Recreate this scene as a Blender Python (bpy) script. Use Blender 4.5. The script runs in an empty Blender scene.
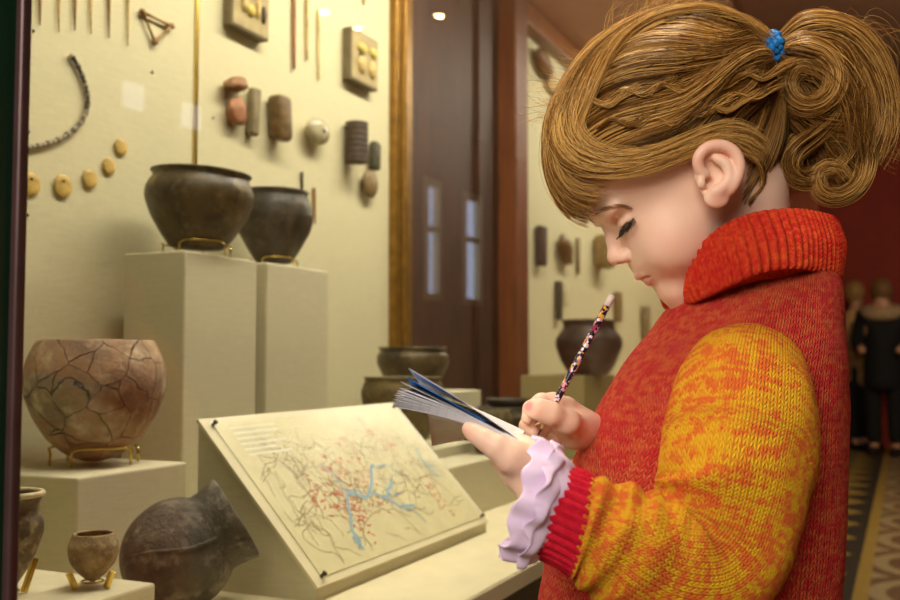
import bpy, bmesh, math, random
import numpy as np
from mathutils import Vector, Matrix, noise as mnoise

random.seed(7); RNG = np.random.default_rng(7)
SC = bpy.context.scene; COL = SC.collection
PI = math.pi

# ---------------------------------------------------------------- camera
EYE = 0.90; FPX = 1000.0; PITCH = math.atan(58 / FPX)
cam_d = bpy.data.cameras.new('camera'); cam = bpy.data.objects.new('camera', cam_d); COL.objects.link(cam)
cam.location = (0, 0, EYE); cam.rotation_euler = (PI / 2 + PITCH, 0, 0)
cam_d.sensor_width = 36; cam_d.lens = 36 * FPX / 900; cam_d.clip_start = 0.02
cam_d.dof.use_dof = True; cam_d.dof.focus_distance = 0.84; cam_d.dof.aperture_fstop = 7.5
SC.camera = cam
SC.view_settings.view_transform = 'Standard'; SC.view_settings.look = 'None'
SC.view_settings.exposure = 0.0; SC.view_settings.gamma = 1.0; SC.view_settings.use_curve_mapping = False

# ---------------------------------------------------------------- world
world = bpy.data.worlds.new('world'); SC.world = world; world.use_nodes = True
world.node_tree.nodes['Background'].inputs[0].default_value = (0.95, 0.82, 0.66, 1)
world.node_tree.nodes['Background'].inputs[1].default_value = 0.03

# ---------------------------------------------------------------- directions of the room
UX, UY = 0.414, 0.9103            # along the display case
MX, MY = 0.9103, -0.414           # out of the case, towards the visitors
def W(s, c, z): return Vector((UX * s + MX * c, UY * s + MY * c, z))
CG, CB = -0.50, -1.15             # glass line and back panel
YAW = math.atan2(UY, UX)

def ray(px, py):
    d = Vector(((px - 450) / FPX, 1.0, (300 - py) / FPX))
    cp, sp = math.cos(PITCH), math.sin(PITCH)
    return Vector((d.x, d.y * cp - d.z * sp, d.y * sp + d.z * cp))
def at(px, py, Y):
    d = ray(px, py); return Vector((0, 0, EYE)) + d * (Y / d.y)
def onplane(px, py, c):
    d = ray(px, py); return Vector((0, 0, EYE)) + d * (c / (d.x * MX + d.y * MY))
def sc_(p): return (p.x * UX + p.y * UY, p.x * MX + p.y * MY, p.z)
def onboard(px, py, off=0.0): return sc_(onplane(px, py, CB + off))

# ---------------------------------------------------------------- lights
def area(name, loc, target, sx, sy, power, col):
    l = bpy.data.lights.new(name, 'AREA'); l.shape = 'RECTANGLE'; l.size = sx; l.size_y = sy
    l.energy = power; l.color = col
    o = bpy.data.objects.new(name, l); COL.objects.link(o); o.location = loc
    o.rotation_euler = (Vector(target) - Vector(loc)).to_track_quat('-Z', 'Y').to_euler()
    return o
WARM = (1.0, 0.92, 0.75)
# the lamps inside the case, under its cornice
for s0 in (0.95, 1.65, 2.3, 3.6, 4.6):
    area('case_lamp', W(s0, -0.62, 2.03), W(s0, -0.98, 0.9), 0.7, 0.10, 7.6 if s0 < 1 else 9.6, WARM)
# key light added for the child, behind and left of the visitor; no window there
area('window_daylight', (-0.95, -1.5, 2.2), (0.2, 0.8, 0.85), 1.5, 1.3, 78.0, (1.0, 0.93, 0.84))
area('hall_lamp_light', (0.12, 1.1, 2.75), (0.2, 0.85, 0.9), 0.5, 0.5, 24.0, (1.0, 0.86, 0.66))  # added above the child for hair highlights, standing in for the case's spill
area('hall_far_light', W(5.3, 0.9, 3.2), W(7.4, 0.9, 0.6), 0.8, 0.8, 110.0, (1.0, 0.80, 0.55))

# ---------------------------------------------------------------- helpers: objects
def lin(r, g, b):
    f = lambda v: (v / 255 / 12.92) if v / 255 <= 0.04045 else ((v / 255 + 0.055) / 1.055) ** 2.4
    return (f(r), f(g), f(b), 1.0)
def tag(o, label=None, cat=None, group=None, kind=None):
    if label: o['label'] = label
    if cat: o['category'] = cat
    if group: o['group'] = group
    if kind: o['kind'] = kind
    return o
def empty(name, loc, rz=0.0, label=None, cat=None, group=None):
    o = bpy.data.objects.new(name, None); COL.objects.link(o); o.location = loc; o.rotation_euler = (0, 0, rz)
    o.empty_display_size = 0.02
    return tag(o, label, cat, group)

class MB:
    """collects shapes; build() links them as one mesh object"""
    def __init__(self): self.v = []; self.f = []; self.uv = {}; self.col = None
    def add(self, verts, faces, uvs=None):
        n = len(self.v); self.v.extend([tuple(p) for p in verts])
        for i, f in enumerate(faces):
            self.f.append(tuple(n + k for k in f))
            if uvs is not None: self.uv[len(self.f) - 1] = uvs[i]
    def bm_add(self, bm):
        bm.verts.ensure_lookup_table(); bm.verts.index_update()
        self.add([v.co.copy() for v in bm.verts], [[v.index for v in f.verts] for f in bm.faces]); bm.free()
    def box(self, center, size, bevel=0.0, rot=None, seg=2):
        bm = bmesh.new(); bmesh.ops.create_cube(bm, size=1.0)
        bmesh.ops.scale(bm, vec=Vector(size), verts=bm.verts)
        if bevel: bmesh.ops.bevel(bm, geom=bm.edges[:], offset=bevel, segments=seg, affect='EDGES', profile=0.5)
        M = Matrix.Translation(Vector(center))
        if rot is not None: M = M @ rot
        bmesh.ops.transform(bm, matrix=M, verts=bm.verts); self.bm_add(bm); return self
    def cbox(self, s0, s1, c0, c1, z0, z1, bevel=0.0):
        return self.box(W((s0 + s1) / 2, (c0 + c1) / 2, (z0 + z1) / 2), (abs(s1 - s0), abs(c1 - c0), abs(z1 - z0)), bevel, Matrix.Rotation(YAW, 4, 'Z'))
    def blob(self, center, radii, rough=0.0, freq=20.0, sub=3, rot=None, seed=0):
        bm = bmesh.new(); bmesh.ops.create_icosphere(bm, subdivisions=sub, radius=1.0)
        for v in bm.verts:
            k = 1 + rough * mnoise.noise(v.co * freq + Vector((seed, seed * 2.3, 0)))
            v.co = Vector((v.co.x * radii[0], v.co.y * radii[1], v.co.z * radii[2])) * k
        M = Matrix.Translation(Vector(center))
        if rot is not None: M = M @ rot
        bmesh.ops.transform(bm, matrix=M, verts=bm.verts); self.bm_add(bm); return self
    def tube(self, pts, rad, n=8, cap=True, closed=False):
        pts = [Vector(p) for p in pts]; N = len(pts)
        if not hasattr(rad, '__len__'): rad = [rad] * N
        up = None; V = []; F = []
        for i, p in enumerate(pts):
            a = pts[(i - 1) % N] if (closed or i > 0) else p; b = pts[(i + 1) % N] if (closed or i < N - 1) else p
            t = (b - a).normalized()
            if up is None:
                up = Vector((0, 0, 1)) if abs(t.z) < 0.9 else Vector((1, 0, 0))
            x = (up - t * up.dot(t)).normalized(); up = x; y = t.cross(x)
            for k in range(n):
                an = 2 * PI * k / n; V.append(p + (x * math.cos(an) + y * math.sin(an)) * rad[i])
        for i in range(N if closed else N - 1):
            j = (i + 1) % N
            for k in range(n):
                F.append((i * n + k, i * n + (k + 1) % n, j * n + (k + 1) % n, j * n + k))
        if cap and not closed:
            F.append(tuple(range(n))[::-1]); F.append(tuple((N - 1) * n + k for k in range(n)))
        self.add(V, F); return self
    def lathe(self, prof, center=(0, 0, 0), n=64, rot=None, wob=0.0, seed=0.0, freq=14.0):
        """prof: list of (radius, height), from outside bottom to inside bottom"""
        V = []; F = []; M = rot if rot is not None else Matrix.Identity(4); c = Vector(center)
        for (r, h) in prof:
            for k in range(n):
                a = 2 * PI * k / n; p = Vector((r * math.cos(a), r * math.sin(a), h))
                if wob:
                    w = mnoise.noise(p * freq + Vector((seed, 3.1 * seed, 0))) + 0.45 * mnoise.noise(p * freq * 2.7 + Vector((seed, 0, seed)))
                    p = Vector((p.x * (1 + wob * w), p.y * (1 + wob * w), p.z + wob * 0.25 * r * w))
                V.append(c + (M @ p))
        m = len(prof)
        for i in range(m - 1):
            for k in range(n):
                F.append((i * n + k, i * n + (k + 1) % n, (i + 1) * n + (k + 1) % n, (i + 1) * n + k))
        F.append(tuple(range(n))[::-1]); F.append(tuple((m - 1) * n + k for k in range(n)))
        self.add(V, F); return self
    def build(self, name, mat, parent=None, smooth=True, loc=None, angle=None):
        me = bpy.data.meshes.new(name); V = self.v
        base = Vector(loc) if loc is not None else (parent.matrix_world_cache if parent is not None and hasattr(parent, 'matrix_world_cache') else None)
        me.from_pydata(V, [], self.f); me.update()
        if self.uv:
            uvl = me.uv_layers.new(name='UVMap')
            for pi, poly in enumerate(me.polygons):
                if pi in self.uv:
                    for li, uv in zip(poly.loop_indices, self.uv[pi]): uvl.data[li].uv = uv
        if self.col is not None:
            a = me.color_attributes.new('tint', 'FLOAT_COLOR', 'POINT')
            a.data.foreach_set('color', np.asarray(self.col, dtype=np.float32).ravel())
        me.materials.append(mat)
        return link(name, me, parent, smooth, loc, angle)

def link(name, me, parent=None, smooth=True, loc=None, angle=None):
    """mesh data is in world space; the object gets its origin at loc (or the parent's origin)"""
    o = bpy.data.objects.new(name, me); COL.objects.link(o)
    if parent is not None:
        bpy.context.view_layer.update()
        o.parent = parent
        me.transform(parent.matrix_world.inverted())
    elif loc is not None:
        me.transform(Matrix.Translation(-Vector(loc))); o.location = loc
    else:
        n = len(me.vertices); co = np.empty(n * 3); me.vertices.foreach_get('co', co); co = co.reshape(-1, 3)
        b = Vector(((co[:, 0].min() + co[:, 0].max()) / 2, (co[:, 1].min() + co[:, 1].max()) / 2, co[:, 2].min()))
        me.transform(Matrix.Translation(-b)); o.location = b
    if smooth:
        me.polygons.foreach_set('use_smooth', [True] * len(me.polygons))
        if angle is not None:
            try: me.set_sharp_from_angle(angle=angle)
            except Exception: pass
    me.update()
    return o

# ---------------------------------------------------------------- helpers: materials
class G:
    """tiny node-graph writer"""
    def __init__(self, name):
        self.m = bpy.data.materials.new(name); self.m.use_nodes = True
        self.t = self.m.node_tree; self.t.nodes.clear()
        self.out = self.t.nodes.new('ShaderNodeOutputMaterial')
        self.b = self.t.nodes.new('ShaderNodeBsdfPrincipled')
        self.t.links.new(self.b.outputs[0], self.out.inputs[0])
    def n(self, typ, **kw):
        nd = self.t.nodes.new(typ)
        for k, v in kw.items(): setattr(nd, k, v)
        return nd
    def put(self, sock, v):
        if isinstance(v, bpy.types.NodeSocket): self.t.links.new(v, sock)
        elif v is not None: sock.default_value = v
    def math(self, op, a, b=None, c=None, clamp=False):
        nd = self.n('ShaderNodeMath', operation=op); nd.use_clamp = clamp
        self.put(nd.inputs[0], a); self.put(nd.inputs[1], b); self.put(nd.inputs[2], c); return nd.outputs[0]
    def mix(self, fac, a, b, blend='MIX'):
        nd = self.n('ShaderNodeMix', data_type='RGBA', blend_type=blend)
        self.put(nd.inputs[0], fac); self.put(nd.inputs[6], a); self.put(nd.inputs[7], b); return nd.outputs[2]
    def obj(self): return self.n('ShaderNodeTexCoord').outputs['Object']
    def uv(self): return self.n('ShaderNodeTexCoord').outputs['UV']
    def sep(self, v):
        nd = self.n('ShaderNodeSeparateXYZ'); self.put(nd.inputs[0], v); return nd.outputs
    def comb(self, x, y, z=0.0):
        nd = self.n('ShaderNodeCombineXYZ'); self.put(nd.inputs[0], x); self.put(nd.inputs[1], y); self.put(nd.inputs[2], z); return nd.outputs[0]
    def mapping(self, v, scale=(1, 1, 1), rot=(0, 0, 0), loc=(0, 0, 0)):
        nd = self.n('ShaderNodeMapping'); self.put(nd.inputs[0], v); nd.inputs[1].default_value = loc
        nd.inputs[2].default_value = rot; nd.inputs[3].default_value = scale; return nd.outputs[0]
    def noise(self, v, scale, detail=4.0, rough=0.55, dist=0.0):
        nd = self.n('ShaderNodeTexNoise'); self.put(nd.inputs['Vector'], v); nd.inputs['Scale'].default_value = scale
        nd.inputs['Detail'].default_value = detail; nd.inputs['Roughness'].default_value = rough
        nd.inputs['Distortion'].default_value = dist; return nd.outputs[0]
    def vor(self, v, scale, feature='F1', out=0):
        nd = self.n('ShaderNodeTexVoronoi', feature=feature); self.put(nd.inputs['Vector'], v); nd.inputs['Scale'].default_value = scale
        return nd.outputs[out]
    def ramp(self, fac, stops, interp='LINEAR'):
        nd = self.n('ShaderNodeValToRGB'); nd.color_ramp.interpolation = interp; e = nd.color_ramp.elements
        while len(e) < len(stops): e.new(0.5)
        for k, (p, c) in enumerate(stops): e[k].position = p; e[k].color = c if hasattr(c, '__len__') else (c, c, c, 1)
        self.put(nd.inputs[0], fac); return nd.outputs[0]
    def bump(self, h, dist=0.001, strength=1.0):
        nd = self.n('ShaderNodeBump'); nd.inputs['Strength'].default_value = strength; nd.inputs['Distance'].default_value = dist
        self.put(nd.inputs['Height'], h); return nd.outputs[0]
    def done(self, color, rough=0.6, normal=None, metal=0.0, spec=0.4, sheen=0.0, **kw):
        self.put(self.b.inputs['Base Color'], color); self.put(self.b.inputs['Roughness'], rough)
        self.b.inputs['Metallic'].default_value = metal; self.b.inputs['Specular IOR Level'].default_value = spec
        if normal is not None: self.put(self.b.inputs['Normal'], normal)
        if sheen: self.b.inputs['Sheen Weight'].default_value = sheen
        for k, v in kw.items(): self.put(self.b.inputs[k.replace('_', ' ')], v)
        return self.m

def plain(name, rgb, rough=0.6, var=0.12, scale=30.0, bump=0.0, metal=0.0, spec=0.4):
    g = G(name); o = g.obj(); f = g.noise(o, scale, 5)
    c = lin(*rgb); d = tuple(v * (1 - var * 1.6) for v in c[:3]) + (1,); l = tuple(min(1, v * (1 + var)) for v in c[:3]) + (1,)
    col = g.ramp(f, [(0.3, d), (0.7, l)])
    return g.done(col, rough, g.bump(g.noise(o, scale * 3, 4), bump) if bump else None, metal, spec)
def emit(name, rgb, power):
    g = G(name); g.t.nodes.remove(g.b); e = g.n('ShaderNodeEmission'); e.inputs[0].default_value = lin(*rgb); e.inputs[1].default_value = power
    g.t.links.new(e.outputs[0], g.out.inputs[0]); return g.m
def linen(name, rgb):
    """cloth covered board: fine horizontal slubs"""
    g = G(name); o = g.obj(); a = g.noise(g.mapping(o, (30, 30, 420)), 1.0, 3); b = g.noise(g.mapping(o, (420, 420, 40)), 1.0, 2)
    h = g.math('ADD', a, g.math('MULTIPLY', b, 0.6)); c = lin(*rgb)
    col = g.mix(g.ramp(h, [(0.55, 0.0), (1.05, 1.0)]), tuple(v * 0.92 for v in c[:3]) + (1,), tuple(min(1, v * 1.03) for v in c[:3]) + (1,))
    return g.done(col, 0.85, g.bump(h, 0.00012), spec=0.2)
def ceramic(name, base, dark, light, scale=14.0, rough=0.55, bump=0.0015, cracks=None, spec=0.4):
    g = G(name); o = g.obj()
    f = g.noise(o, scale, 6, 0.62, 0.4); f2 = g.noise(g.mapping(o, loc=(3, 1, 7)), scale * 2.6, 5, 0.65)
    col = g.mix(g.ramp(f, [(0.35, 0.0), (0.62, 1.0)]), lin(*dark), lin(*base))
    col = g.mix(g.ramp(f2, [(0.5, 0.0), (0.75, 0.85)]), col, lin(*light))
    h = g.noise(o, scale * 6, 6, 0.7)
    if cracks:
        wn = g.n('ShaderNodeTexNoise'); g.put(wn.inputs['Vector'], o); wn.inputs['Scale'].default_value = 40
        e = g.vor(g.mix(0.012, o, wn.outputs[1]), cracks, 'DISTANCE_TO_EDGE')
        k = g.ramp(e, [(0.004, 1.0), (0.016, 0.0)]); col = g.mix(k, col, lin(92, 70, 48)); h = g.math('SUBTRACT', h, g.math('MULTIPLY', k, 2.0))
    return g.done(col, g.ramp(g.noise(o, scale * 1.5, 4), [(0.3, rough - 0.12), (0.7, rough + 0.15)]), g.bump(h, bump), spec=spec)
def wood(name, c1, c2, rough=0.35, scale=(6, 6, 0.8)):
    g = G(name); o = g.obj(); f = g.noise(g.mapping(o, scale), 6.0, 6, 0.6, 1.2)
    return g.done(g.ramp(f, [(0.3, lin(*c1)), (0.7, lin(*c2))]), rough, g.bump(f, 0.0006))
def glass(name, f0=0.05, f1=0.75, tint=(0.985, 0.99, 0.975, 1), rough=0.0):
    g = G(name); g.t.nodes.remove(g.b)
    tr = g.n('ShaderNodeBsdfTransparent'); tr.inputs[0].default_value = tint
    gl = g.n('ShaderNodeBsdfGlossy'); gl.inputs[1].default_value = rough; gl.inputs[0].default_value = (1, 1, 1, 1)
    lw = g.n('ShaderNodeLayerWeight'); lw.inputs[0].default_value = 0.5
    fac = g.math('ADD', g.math('MULTIPLY', g.math('POWER', lw.outputs['Facing'], 5.0), f1), f0, clamp=True)
    mx = g.n('ShaderNodeMixShader'); g.put(mx.inputs[0], fac); g.t.links.new(tr.outputs[0], mx.inputs[1]); g.t.links.new(gl.outputs[0], mx.inputs[2])
    g.t.links.new(mx.outputs[0], g.out.inputs[0]); return g.m

M_CREAM = linen('cream_linen', (214, 206, 168)); M_PED = linen('pedestal_linen', (206, 199, 168))
M_DECK = plain('cream_painted_board', (226, 216, 180), 0.5, 0.04, 12)
M_WOOD = wood('dark_red_wood', (46, 27, 15), (78, 46, 22), 0.6)
M_WOOD2 = wood('brown_wood', (96, 50, 18), (128, 72, 30), 0.55)
M_DARKW = wood('black_brown_wood', (26, 18, 10), (44, 30, 16), 0.35)
M_GOLD = plain('old_gold', (146, 108, 42), 0.38, 0.2, 40, 0.0005, 0.6)
M_BRASS = plain('brass', (214, 186, 92), 0.25, 0.08, 60, 0, 1.0, 0.5)
M_GREEN = plain('dark_green_lacquer', (16, 60, 42), 0.3, 0.1, 20)
M_FRAME = plain('brown_metal', (84, 60, 58), 0.35, 0.1, 30, 0, 0.3)
M_GLASS = glass('case_glass', 0.028, 0.75)
M_BONE = plain('bone', (206, 178, 112), 0.5, 0.3, 90, 0.0006)
M_BONE2 = plain('brown_bone', (150, 112, 58), 0.5, 0.35, 90, 0.0006)
M_IRON = plain('dark_metal', (52, 44, 34), 0.5, 0.3, 90, 0.0006, 0.3)
# ================================================================ the room
def struct(name, mb, mat, smooth=False):
    o = mb.build(name, mat, None, smooth); o['kind'] = 'structure'; return o

def floor_mat():
    g = G('mosaic_floor'); o = g.obj(); X, Y, Z = g.sep(o); Y = g.math('MULTIPLY', Y, -1.0)     # X along the case, Y out into the hall
    tan = lin(150, 132, 96); brown = lin(104, 78, 52); dark = lin(44, 44, 36); yel = lin(150, 124, 58); olive = lin(112, 104, 62)
    # big scroll circles
    p = 0.62; d = g.math('SQRT', g.math('ADD', g.math('POWER', g.math('SUBTRACT', g.math('MODULO', g.math('ADD', X, 50.0), p), p / 2), 2.0),
                                      g.math('POWER', g.math('SUBTRACT', g.math('MODULO', g.math('ADD', Y, 50.0 - 0.60), p * 1.3), p * 0.65), 2.0)))
    rings = g.ramp(g.math('FRACT', g.math('MULTIPLY', d, 7.5)), [(0.0, tan), (0.42, tan), (0.5, brown), (0.92, brown), (1.0, tan)])
    # zigzag strip
    tri = g.math('ABSOLUTE', g.math('SUBTRACT', g.math('FRACT', g.math('MULTIPLY', X, 2.2)), 0.5))
    zz = g.math('LESS_THAN', g.math('MULTIPLY', g.math('ADD', Y, 0.42), 2.8), tri)
    zig = g.mix(zz, dark, yel)
    def sel(lo): return g.math('GREATER_THAN', Y, lo)
    col = g.mix(sel(-0.42), olive, zig); col = g.mix(sel(-0.235), col, dark); col = g.mix(sel(-0.205), col, yel); col = g.mix(sel(-0.15), col, rings)
    f = g.vor(o, 90.0); col = g.mix(g.math('MULTIPLY', f, 0.25), col, lin(70, 58, 40))
    return g.done(col, 0.45, None, spec=0.35)
mb = MB().box((4.0, -1.0, -0.05), (15.0, 9.0, 0.1)); fl = mb.build('floor', floor_mat(), None, False)
# the floor's own axes follow the case so that its borders run along it
fl.data.transform(Matrix.Translation(fl.location)); fl.location = (0, 0, 0); fl.rotation_euler = (0, 0, YAW); fl['kind'] = 'structure'

M_WALL = plain('mauve_brown_plaster', (158, 112, 88), 0.8, 0.05, 6); M_RED = plain('dark_red_plaster', (138, 42, 20), 0.75, 0.08, 5)
M_CEIL = plain('ceiling_plaster', (170, 138, 112), 0.85, 0.04, 5)
struct('wall_left', MB().cbox(-3.4, 11.4, -1.40, -1.26, 0, 3.3), M_WALL)
struct('wall_back', MB().cbox(11.3, 11.44, -1.4, 3.2, 0, 3.3), M_RED)
struct('wall_front', MB().cbox(-3.44, -3.3, -1.4, 3.2, 0, 3.3), M_WALL)
w = MB()
WN = []      # the tall windows opposite, seen only as reflections in the case's glass
for (px0, px1) in ((424, 441), (463, 481)):
    def mir(px): p = ray(px, 245); k = (2 * CG - 3.2) / (p.x * MX + p.y * MY); q = Vector((p.x * k, p.y * k, 0)); return q.x * UX + q.y * UY
    WN.append((mir(px0), mir(px1)))
WN.sort(); zs = (1.46, 2.66)
w.cbox(-3.4, WN[0][0], 3.2, 3.34, 0, 3.3); w.cbox(WN[0][1], WN[1][0], 3.2, 3.34, 0, 3.3); w.cbox(WN[1][1], 11.4 + 6, 3.2, 3.34, 0, 3.3)
for a, b in WN: w.cbox(a, b, 3.2, 3.34, 0, zs[0]); w.cbox(a, b, 3.2, 3.34, zs[1], 3.3)
struct('wall_right', w, plain('brown_plaster', (104, 72, 54), 0.8, 0.05, 6))
M_DAY = emit('daylit_window_pane', (205, 220, 255), 2.2)
for i, (a, b) in enumerate(WN):
    fr = MB().cbox(a, b, 3.18, 3.25, zs[0], zs[0] + 0.07).cbox(a, b, 3.18, 3.25, zs[1] - 0.07, zs[1]).cbox(a, a + 0.07, 3.18, 3.25, zs[0], zs[1]).cbox(b - 0.07, b, 3.18, 3.25, zs[0], zs[1]).cbox(a, b, 3.19, 3.24, 2.14, 2.19)
    f = struct('window_%d' % (i + 1), fr, M_CREAM)
    MB().cbox(a, b, 3.26, 3.28, zs[0], zs[1]).build('pane', M_DAY, f, False)
struct('ceiling', MB().cbox(-3.4, 11.4, -1.4, 3.3, 3.3, 3.4), M_CEIL)
struct('trim_1', MB().cbox(8.2, 8.75, -1.26, -0.86, 0, 3.3), M_DARKW)       # dark pilaster past the case
M_CORN = wood('cornice_wood', (112, 66, 30), (150, 92, 44), 0.4)

# lamps the glass mirrors
def mirror_at(px, py, z):
    d = ray(px, py); p = Vector((0, 0, EYE)) + d * ((z - EYE) / d.z)
    s, c, zz = sc_(p); return W(s, 2 * CG - c, z)
M_BULB = emit('lamp_glow', (255, 226, 160), 110.0); 
for (px, py, r, lab) in ((325, 11, 0.040, 'round ceiling downlight mirrored in the glass by the light bone rod'), (359, 27, 0.034, 'round ceiling downlight mirrored in the glass above the right mounting tile'), (440, 15, 0.034, 'round ceiling downlight mirrored in the glass before the dark wood')):
    p = mirror_at(px, py, 3.28)
    e = empty('ceiling_downlight', p, 0, lab, 'ceiling lamp', 'ceiling downlights of the hall')
    MB().lathe([(r * 1.5, 0.02), (r * 1.5, 0.0), (r * 1.1, -0.012), (r, -0.004), (r, 0.015)], p, 32).build('trim_ring', M_GOLD, e)
    MB().lathe([(r * 0.4, -0.012), (r * 0.8, -0.008), (r * 0.98, 0.0), (r * 0.98, 0.012)], p, 24).build('bulb', M_BULB, e)

M_SHADE = emit('wall_lamp_glow', (228, 232, 255), 2.4)
for (px, py, lab) in ((127, 97, 'square wall lamp mirrored in the glass left of the brass strip'), (185, 117, 'square wall lamp mirrored in the glass across the brass strip')):
    d = ray(px, py); k = (2 * CG - 3.2) / (d.x * MX + d.y * MY); q = Vector((0, 0, EYE)) + d * k; s_, c_, z_ = sc_(q)
    e = empty('wall_lamp', W(s_, 3.2, z_), 0, lab, 'wall lamp', 'square wall lamps opposite the case')
    MB().cbox(s_ - 0.08, s_ + 0.08, 3.17, 3.2, z_ - 0.085, z_ + 0.085, 0.004).build('back_plate', M_GOLD, e, False)
    MB().cbox(s_ - 0.07, s_ + 0.07, 3.12, 3.17, z_ - 0.075, z_ + 0.075, 0.006).build('lamp_shade', M_SHADE, e, False)

# ================================================================ the display case
case = empty('display_case', W(0.45, CG, 0), 0, 'long built-in glazed museum display case with cream linen back and shelf', 'display case')
sW0, sW1 = onboard(406, 200)[0], onboard(514, 200)[0]                # the dark wood section between the two cream panels
sG0 = onboard(389, 200)[0]
SE = 6.9
ZS = 0.60
MB().cbox(0.4485, sG0, CB - 0.03, CB, ZS, 2.07).build('back_panel', M_CREAM, case, False)
MB().cbox(sW1, SE, CB - 0.03, CB, ZS, 2.07).build('back_panel', M_CREAM, case, False)
wd = MB().cbox(sW0, sW1, CB - 0.03, CB - 0.01, ZS, 2.07).cbox(sW0, sW0 + 0.10, CB - 0.02, CB + 0.012, ZS, 2.07)
wd.cbox(sW1 - 0.30, sW1 - 0.2, CB - 0.02, CB + 0.004, ZS, 2.07)
wd.build('wood_panel', M_WOOD, case, False)
MB().cbox(sW1 - 0.11, sW1, CB - 0.02, CB + 0.05, ZS, 2.07, 0.004).build('wood_stile', M_WOOD2, case, False)
gs = MB().cbox(sG0, sW0, CB - 0.02, CB + 0.02, ZS, 2.07, 0.006).cbox(sG0 + 0.03, sG0 + 0.05, CB, CB + 0.03, ZS, 2.07, 0.006)
gs.build('gilded_strip', M_GOLD, case, False)
p0 = onboard(195, 100); MB().cbox(p0[0] - 0.004, p0[0] + 0.004, CB, CB + 0.004, 1.1, 2.07).build('brass_strip', M_BRASS, case, False)
MB().cbox(0.4485, SE, CB, CG, ZS - 0.025, ZS, 0.002).build('deck', M_DECK, case, False)
MB().cbox(0.4485, SE, CB, CG - 0.03, 0, ZS - 0.025).build('base_cabinet', M_DARKW, case, False)
MB().cbox(0.43, SE, CB - 0.03, CG + 0.01, 2.07, 2.13, 0.004).build('cornice', plain('mauve_brown_paint', (168, 120, 96), 0.7, 0.06, 6), case, False)
MB().cbox(0.42, 0.448, CB, CG - 0.002, 0, 2.07).build('end_panel', M_GREEN, case, False)
MB().cbox(0.4475, 0.4552, CG - 0.012, CG + 0.004, 0, 2.07, 0.002).build('corner_post', M_FRAME, case, False)
MB().cbox(0.4562, SE, CG - 0.006, CG, ZS, 2.07).build('glass_pane', M_GLASS, case, False)
MB().cbox(SE, SE + 0.03, CB, CG, 0, 2.07).build('end_panel', M_WOOD2, case, False)
MB().cbox(sW1, SE, CB, CB + 0.05, 2.0, 2.07, 0.004).build('top_rail', M_CORN, case, False)

# ================================================================ pedestals
def pedestal(s0, s1, c0, c1, z1, label, z0=ZS + 0.0006):
    return tag(MB().cbox(s0, s1, c0, c1, z0, z1, 0.003).build('pedestal', M_PED, None, False), label, 'pedestal', 'linen covered pedestals in the case')
def corner(px, py, Y): return sc_(at(px, py, Y))
# tall pedestal under the big dark pot
s, c, z = corner(185, 250, 1.50); zT = z
pedestal(s, s + 0.185, c - 0.118, c, z, 'tall cream linen pedestal under the larger dark round pot')
s, c, z = corner(267, 262, 1.69); pedestal(s, s + 0.20, c - 0.15, c, zT, 'tall cream pedestal behind the tallest one under the second dark pot'); zT2 = zT
s, c, z = corner(77, 478, 1.22); zA = z
pedestal(s, s + 0.205, c - 0.205, c, z, 'low wide cream pedestal under the cracked reddish pot')
pedestal(0.56, 0.865, -0.925, -0.742, 0.658, 'lowest cream pedestal at the left corner carrying the two small pots')
zG = 0.822; pedestal(2.07, 2.285, -1.11, -0.955, zG, 'cream pedestal at the far back under the dark wide-mouthed pot')
zH = 0.722; pedestal(1.72, 1.99, -1.04, -0.845, zH, 'cream pedestal behind the map under the brown half-hidden pot')
sI, cI, zI = corner(444, 461, 1.80); zI = 0.702; pedestal(sI, sI + 0.40, -0.842, cI, zI, 'cream pedestal right of the map under the small brown bowl')
sK, cK, zK = corner(584, 376, 2.95); pedestal(sK, sK + 0.34, cK - 0.20, cK, zK, 'olive grey pedestal beyond the pencil under the far dark jar').data.materials[0] = linen('olive_grey_linen', (150, 138, 92))  # dimness of the far case painted into the linen colour
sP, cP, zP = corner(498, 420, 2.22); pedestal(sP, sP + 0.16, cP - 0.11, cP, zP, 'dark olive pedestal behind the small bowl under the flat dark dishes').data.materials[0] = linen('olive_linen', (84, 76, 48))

# ================================================================ pots
M_CRACK = ceramic('cracked_pottery', (176, 144, 108), (122, 106, 86), (214, 198, 166), 16, 0.6, 0.003, cracks=24)
M_DARKPOT = ceramic('dark_fired_pottery', (96, 82, 52), (50, 44, 32), (136, 118, 78), 13, 0.42, 0.001)
M_DARKPOT2 = ceramic('black_fired_pottery', (74, 68, 54), (46, 42, 36), (104, 96, 78), 12, 0.4, 0.001)
M_BROWNPOT = ceramic('brown_pottery', (106, 92, 52), (68, 58, 34), (136, 118, 72), 18, 0.6, 0.0015)
M_MOTTLED = ceramic('mottled_pottery', (112, 98, 70), (40, 36, 30), (196, 176, 130), 26, 0.4, 0.001)
M_ROUGHPOT = ceramic('rough_brown_pottery', (176, 154, 110), (112, 96, 68), (204, 186, 142), 45, 0.7, 0.003)
M_HEAVY = ceramic('dark_burnished_pottery', (98, 90, 76), (52, 47, 40), (164, 152, 132), 19, 0.42, 0.005)
def thick(prof, t):
    """closes an outside profile (bottom to rim) into a hollow vessel"""
    out = list(prof); ins = []
    for i in range(len(prof) - 1, -1, -1):
        r, h = prof[i]; ins.append((max(0.001, r - t), h if i else h + t))
    rim = prof[-1]; return out + [(rim[0] - t * 0.3, rim[1] + t * 0.35), (rim[0] - t * 0.75, rim[1] + t * 0.3)] + ins
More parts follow.
